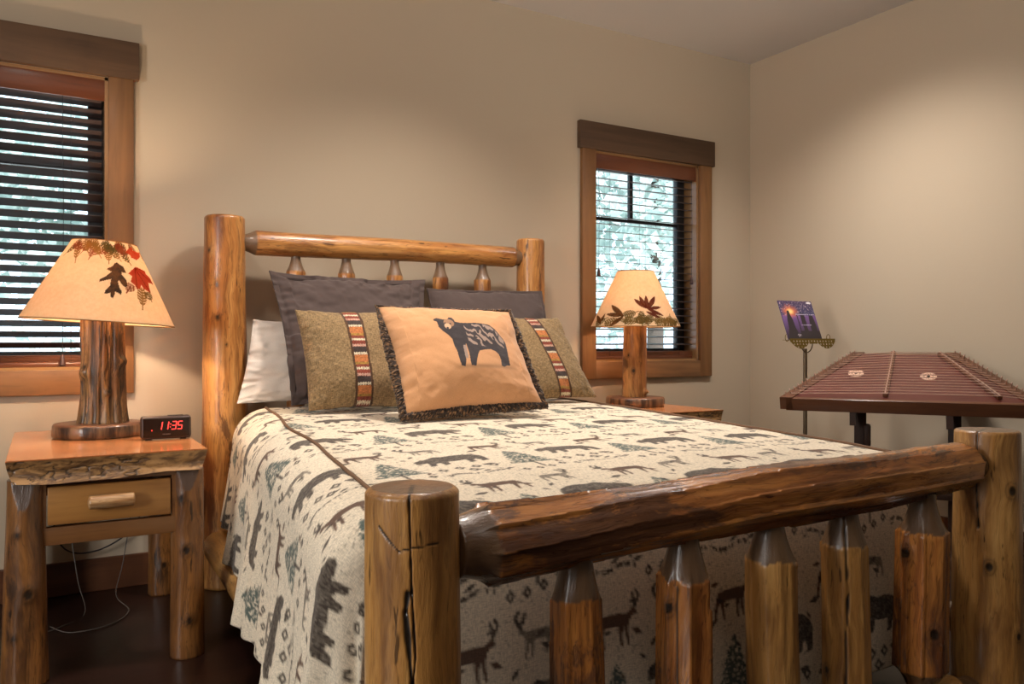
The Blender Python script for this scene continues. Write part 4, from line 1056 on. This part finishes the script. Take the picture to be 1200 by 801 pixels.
# stand of the dulcimer
def loc2w(x, y, z): return DU.location+uu*x+vv*y+nn*z
DS = thing('dulcimer_stand', 'dark wooden two-legged stand carrying the hammered dulcimer', 'instrument stand', (3.40, 2.25, 0))
def beam(a, b, w, t, side, name, parent=DS, mat=None):
    a = Vector(a); b = Vector(b); d = (b-a); x = Vector(side).normalized(); zv = d.normalized(); yv = zv.cross(x).normalized(); x = yv.cross(zv)
    q = Matrix((x, yv, zv)).transposed().to_quaternion()
    return MB().box((0, 0, 0), (w, t, d.length), .004).build(name, mat or M['stand_wood'], parent, (a+b)/2-parent.location, True, q)
uh = Vector(uu); vh = Vector((math.cos(phi), math.sin(phi), 0))
for sx in (-.185, .205):
    f0 = loc2w(sx, .075, -.0725); b0 = loc2w(sx, .40, -.0725)
    beam(f0+vv*-.045, b0+vv*.02, .03, .024, uh, 'cradle_arm')
    top = loc2w(sx, .16, -.09); beam((top.x, top.y, .02), (top.x, top.y, top.z), .052, .03, uh, 'upright')
    t2 = loc2w(sx, .36, -.09); beam((top.x, top.y, .42), t2, .034, .026, uh, 'brace')
    lug = loc2w(sx-.026, .010, -.066); 
    m = MB(); m.prism([(-.006, 0.004), (.062, .02), (.062, -.016), (.018, -.066), (-.002, -.062)], -.013, .013)
    q = Matrix((vh, Vector((0, 0, 1)), vh.cross(Vector((0, 0, 1))))).transposed().to_quaternion()
    m.build('stop_block', M['stand_wood'], DS, lug-DS.location, rot=q)
    kb = Vector((top.x, top.y, .55)); m = MB(); m.box((0, 0, 0), (.03, .075, .11), .012); m.build('clamp', M['stand_wood'], DS, kb-DS.location+uh*.03, True, Matrix((uh, vh, Vector((0, 0, 1)))).transposed().to_quaternion())
    beam(Vector((top.x, top.y, .025))-vh*.20, Vector((top.x, top.y, .025))+vh*.20, .05, .05, uh, 'foot')
a = loc2w(-.185, .16, 0); b = loc2w(.205, .16, 0)
beam((a.x, a.y, .30), (b.x, b.y, .30), .03, .06, (0, 0, 1), 'crossbar')

# ------------------------------------------------------------------ music stand with songbook
MS = thing('music_stand', 'slim metal music stand with a pierced brass tray, in the corner beyond the dulcimer', 'music stand', (3.457, 2.85, 0))
MB().tube([(0, 0, .12), (0, 0, .955)], .0105, 16).build('pole', M['bronze'], MS, smooth=True)
MB().tube([(0, 0, .08), (0, 0, .50)], .0135, 16).build('lower_tube', M['bronze'], MS, smooth=True)
for k in range(3):
    a = k*2*PI/3+.5
    MB().tube([(.0, 0, .20), (math.cos(a)*.10, math.sin(a)*.10, .13), (math.cos(a)*.22, math.sin(a)*.22, .012)], .006, 8).build('tripod_leg', M['bronze'], MS, smooth=True)
MB().tube([(.045*math.cos(t), -.01, .985-.05*abs(math.sin(t))) for t in np.linspace(PI, 2*PI, 15)], .003, 6).build('yoke', M['bronze'], MS, smooth=True)
# tray: ledge, pierced front lip with scalloped lower edge, back plate
def lip():
    W_ = .175; nx, nz = 190, 44; hgt = .05
    m = MB(); bm = m.bm; vs = {}
    xs = np.linspace(-W_, W_, nx); holes = [(x, z) for x in np.linspace(-.145, .145, 14) for z in (.010, .026)] + [(x+.011, .042) for x in np.linspace(-.13, .11, 11)]
    def low(x):
        a = abs(x); return .050*(1-(abs(a-.10)/.07)**2*.75) if a > .03 else .024
    for i, x in enumerate(xs):
        for j in range(nz):
            z = .004-j/(nz-1)*.054
            vs[i, j] = bm.verts.new((x, 0, z))
    for i in range(nx-1):
        for j in range(nz-1):
            x = (xs[i]+xs[i+1])/2; d = -( .004-(j+.5)/(nz-1)*.054)
            if d > max(.016, low(x)): continue
            slant = (W_-abs(x)); 
            if slant < d*.35: continue
            if any((x-hx)**2+(d-hz)**2 < .0046**2 for hx, hz in holes) and d > -.001: continue
            bm.faces.new((vs[i, j], vs[i+1, j], vs[i+1, j+1], vs[i, j+1]))
    bmesh.ops.delete(bm, geom=[v for v in bm.verts if not v.link_faces], context='VERTS')
    r = bmesh.ops.extrude_face_region(bm, geom=bm.faces[:]); bmesh.ops.translate(bm, verts=[e for e in r['geom'] if isinstance(e, bmesh.types.BMVert)], vec=(0, .0015, 0))
    return m
tray = MB().box((0, 0, 0), (.35, .045, .002)).build('tray', M['brass'], MS, (-.012, -.035, 1.000))
lip().build('pierced_lip', M['brass'], tray, (0, -.023, .004), rot=Quaternion((1, 0, 0), -.25))
lean = math.radians(20); qb = Quaternion((1, 0, 0), -lean)
bp = MB().box((0, 0, 0), (.13, .002, .18), .0005).build('back_plate', M['brass'], MS, (.0, -.006+.054, 1.085), rot=qb)
for sx in (-1, 1): MB().tube([(sx*.16+.012+.014*math.cos(t), -.008, 1.012+.018*math.sin(t)) for t in np.linspace(0, 2*PI, 20)], .002, 6, cap=False).build('scroll', M['brass'], MS, smooth=True)
def book():
    n = 150; s = np.linspace(0, 1, n); Sg, Tg = np.meshgrid(s, s)
    top = np.array(srgb(62, 44, 84)); mid = np.array(srgb(112, 78, 140)); low = np.array(srgb(40, 28, 52)); blue = np.array(srgb(44, 52, 96))
    t = Tg[..., None]; c = np.where(t > .62, blue+(top-blue)*((t-.62)/.38), low+(mid-low)*np.clip((t-.1)/.5, 0, 1))
    d = np.hypot((Sg-.27)*1.0, (Tg-.72)*1.35); sp = .04*vn(np.arctan2(Tg-.72, Sg-.27)*6, 0, 0, 3)
    g = sstep(.30, .02, d+sp)[..., None]; c = c*(1-g)+np.array(srgb(232, 120, 70))*g
    g = sstep(.14, .02, d)[..., None]; c = c*(1-g)+np.array(srgb(252, 220, 140))*g
    st = (vn(Sg*60, Tg*60, 0, 5) > .62) & (Tg > .6) & (d > .15); c[st] = c[st]*.3+np.array(srgb(210, 190, 200))*.7
    def blob(cx, w0, w1, h): # tall dark figure-like stone
        w = w1+(w0-w1)*np.clip(Tg/h, 0, 1); m = (np.abs(Sg-cx) < w*(1+.15*vn(Tg*14, cx*9, 0, 2))) & (Tg < h); c[m] = np.array(srgb(28, 20, 34))
    blob(.20, .035, .16, .74); blob(.44, .012, .02, .66); blob(.60, .055, .07, .68); blob(.85, .06, .12, .62); blob(.72, .3, .34, .22); blob(.3, .2, .28, .16)
    c[(Tg > .635) & (Tg < .655) & (Sg > .40) & (Sg < .97) & (vn(Sg*90, 2, 0, 4) > -.5)] = np.array(srgb(186, 176, 200))
    c[(Tg > .36) & (Tg < .378) & (Sg > .50) & (Sg < .80) & (vn(Sg*110, 4, 0, 4) > -.4)] = np.array(srgb(170, 160, 190))
    m = ((Sg-.90)/.07)**2+((Tg-.955)/.028)**2 < 1; c[m] = np.array(srgb(235, 232, 235))
    m = np.hypot((Sg-.36)/.06, (Tg-.10)/.045) < 1; c[m & (vn(Sg*50, Tg*50, 0, 1) > 0)] = np.array(srgb(160, 150, 160))
    w, h, th = .256, .215, .006
    V = np.stack([(Sg-.5)*w, 0*Sg-th/2, Tg*h], -1).reshape(-1, 3); V2 = V+np.array([0, th, 0])
    per = np.concatenate([np.arange(n), np.arange(1, n)*n+n-1, (n-1)*n+np.arange(n-2, -1, -1), np.arange(n-2, 0, -1)*n])
    sd = np.stack([per, np.roll(per, -1), np.roll(per, -1)+n*n, per+n*n], -1)
    C = np.concatenate([c.reshape(-1, 3), np.tile(srgb(90, 60, 110), (n*n, 1))])
    return npmesh('songbook', np.concatenate([V, V2]), [gridfaces(n, n), gridfaces(n, n, off=n*n, flip=True), sd[:, ::-1]], False, {'Col': ('C', C), 'pc': ('V', np.concatenate([V, V2]))})
def gloss_mat():
    t = NT('glossy_cover'); return t.fin(t.attr('Col').outputs['Color'], .3, Coat_Weight=.3)
o = link('songbook', book(), gloss_mat(), None, (3.457-.034, 2.85-.030, 1.0035), qb)
tag(o, 'purple and blue songbook with an orange sunburst cover, resting on the music stand tray', 'book')

# ------------------------------------------------------------------ outside the windows
g = MB().box((3, 24, -.35), (80, 40, .1)).build('terrace_ground', M['exterior_ground']); g['kind'] = 'structure'
def tree(label, x, y, h, r, seed, n=2600):
    rnd = np.random.RandomState(seed)
    root = thing('tree', label, 'tree', (x, y, -.3), 0, 'trees outside the windows')
    log('trunk', (x, y, -.3), (x, y, h*.7-.3), .16, .06, root, M['bark'], seed, nth=16, dz=.2, capG=0)
    cl = rnd.normal(size=(26, 3)); cl /= np.linalg.norm(cl, axis=1)[:, None]; cl = cl*(rnd.rand(26, 1)**.4)*np.array([r, r, h*.36])+np.array([0, 0, h*.60])
    idx = rnd.randint(0, 26, n); p = cl[idx]+rnd.normal(size=(n, 3))*r*.24
    a = rnd.normal(size=(n, 3)); a /= np.linalg.norm(a, axis=1)[:, None]; b = np.cross(a, rnd.normal(size=(n, 3))); b /= np.linalg.norm(b, axis=1)[:, None]
    sz = (.05+.07*rnd.rand(n, 1))*1.3
    V = np.stack([p-a*sz, p-b*sz*.6, p+a*sz, p+b*sz*.6], 1).reshape(-1, 3); F = np.arange(n*4).reshape(-1, 4)
    link('foliage', npmesh('foliage', V, F, False), M['leaf'], root)
tree('broad leafy tree seen through the middle of the right window', 8.2, 9.6, 5.5, 1.5, 1)
tree('tall leafy tree filling the upper right part of the right window', 15.6, 14.0, 8.5, 2.0, 2)
tree('loose leafy tree behind the left part of the right window', 10.0, 18.0, 9.0, 1.8, 3)
tree('small leafy tree seen between the slats of the left window', .6, 10.0, 5.0, 1.5, 4)
tree('leafy tree behind the lamp beyond the left window', -2.2, 17, 7.5, 2.0, 5)
